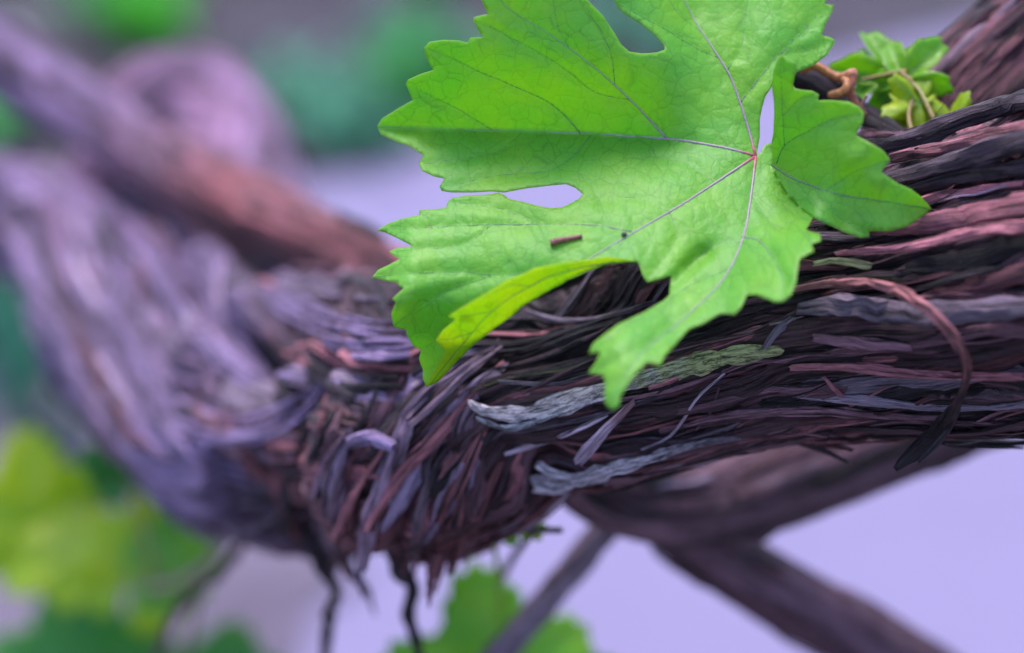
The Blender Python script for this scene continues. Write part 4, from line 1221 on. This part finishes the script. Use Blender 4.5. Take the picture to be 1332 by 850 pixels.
for (x0, y0, dz, sz, tip, nv, m, sd) in ((110, 905, 360, 46, (-0.1, 1, -0.1), (0.1, 0.6, 0.8), LEAF_DEEP, 31), (285, 915, 350, 34, (0.2, 1, -0.1), (-0.1, 0.5, 0.9), LEAF_DEEP, 32)):
    leaf_blade('leaf', P(x0, y0, dz), sz / 1000, cam_vec(*tip), cam_vec(*nv), m, s2, sd, 0.15, 0.05, 8, 0.76)
tube('petiole', [(110, 905, 360, 1), (170, 905, 354, 1.2), (225, 905, 351, 1.2)], WOOD, (0.28, 0.24, 0.10), s2)
tube('petiole', [(285, 915, 350, 1), (260, 905, 352, 1.2), (225, 900, 351, 1.2)], WOOD, (0.28, 0.24, 0.10), s2)

# ------------------------------------------------------------------ weeds on the far soil
wb = Bag()


def weed(p, hgt, nleaf, tint, wide):
    for i in range(nleaf):
        a = random.uniform(0, 2 * math.pi); lean = random.uniform(0.3, 1.3)
        L = hgt * random.uniform(0.6, 1.2); wdt = L * wide * random.uniform(0.7, 1.3)
        d = np.array([math.cos(a), math.sin(a), 0]); sd = np.array([-d[1], d[0], 0])
        pts = []
        b = np.array(p) + rng.normal(0, hgt * 0.25, 3) * [1, 1, 0]
        el = math.pi / 2 - lean * 0.4
        for k, ww in ((0, 0.25), (0.35, 1.0), (0.7, 0.8), (1.0, 0.05)):
            pts += [b - sd * wdt * ww / 2, b + sd * wdt * ww / 2]
            b = b + L * 0.36 * (math.cos(el) * d + math.sin(el) * np.array([0, 0, 1])); el -= lean * 0.5
        V = np.array(pts)
        wb.add(V, [(0, 1, 3, 2), (2, 3, 5, 4), (4, 5, 7, 6)], np.zeros((8, 2)), np.array(tint) * random.uniform(0.7, 1.3))


G1, G2, G3 = (0.08, 0.34, 0.10), (0.10, 0.30, 0.19), (0.08, 0.42, 0.03)
for (x, y, sx, sy, cnt, tn, hg) in ((200, 28, 18, 22, 40, G3, 0.06), (265, 150, 40, 25, 30, (0.12, 0.26, 0.20), 0.05), (440, 165, 20, 22, 60, G2, 0.05), (555, 120, 20, 34, 90, G1, 0.06), (500, 185, 26, 14, 30, G2, 0.04), (385, 130, 35, 30, 16, G2, 0.05), (510, 60, 40, 30, 18, G2, 0.05), (640, 140, 80, 60, 20, G2, 0.06), (150, 20, 30, 30, 14, G1, 0.05),
                                    (25, 420, 45, 80, 26, (0.03, 0.15, 0.09), 0.10), (820, 40, 90, 50, 40, G2, 0.05), (130, -120, 500, 90, 200, G1, 0.07), (-250, 150, 180, 160, 120, G1, 0.08), (900, -150, 500, 80, 120, G2, 0.06)):
    for i in range(int(cnt * 0.24)):
        g = ground_pt(x + random.gauss(0, sx * 0.6), y + random.gauss(0, sy * 0.6))
        if (g - mid) @ nrmv > -0.02 and x > 100: continue
        weed(g, hg * random.uniform(0.6, 1.3), random.randint(6, 10), tn, 0.35)
wo = wb.build('ground_weeds', WEED, None)
wo['label'] = 'blurred low green weeds growing on the dark soil'; wo['category'] = 'weeds'

# pale pebbles added to make the soft discs of blurred highlights
PEB = ('added pale pebble for a blurred highlight behind the large leaf tip', 'added pale pebble for a blurred highlight just above the far blurred arm', 'small added pale pebble for a blurred highlight away from the weeds', 'small added pale pebble for a blurred highlight beside the arched arm')
for i, (x, y, r) in enumerate(((592, 78, 0.011), (62, 112, 0.012), (20, 62, 0.010), (330, 205, 0.008))):
    g = ground_pt(x, y)
    bm = bmesh.new()
    bmesh.ops.create_icosphere(bm, subdivisions=3, radius=1)
    pv = np.array([v.co[:] for v in bm.verts])
    pf = [[v.index for v in f.verts] for f in bm.faces]
    bm.free()
    pv = pv * (1 + 0.35 * (noise(pv[:, 0] * 1.6 + i * 9 + 5, pv[:, 1] * 1.6 + 5, pv[:, 2] * 1.6 + 5, 77) - 0.5))[:, None] * np.array([1.2, 1, 0.75]) * r
    tag(mesh_obj('added_pebble', pv + g + np.array([0, 0, r * 0.55]), pf, WOOD, None, tint=np.tile((0.62, 0.55, 0.66), (len(pv), 1))), PEB[i], 'added_pebble', 'added pale pebbles for blurred highlights')
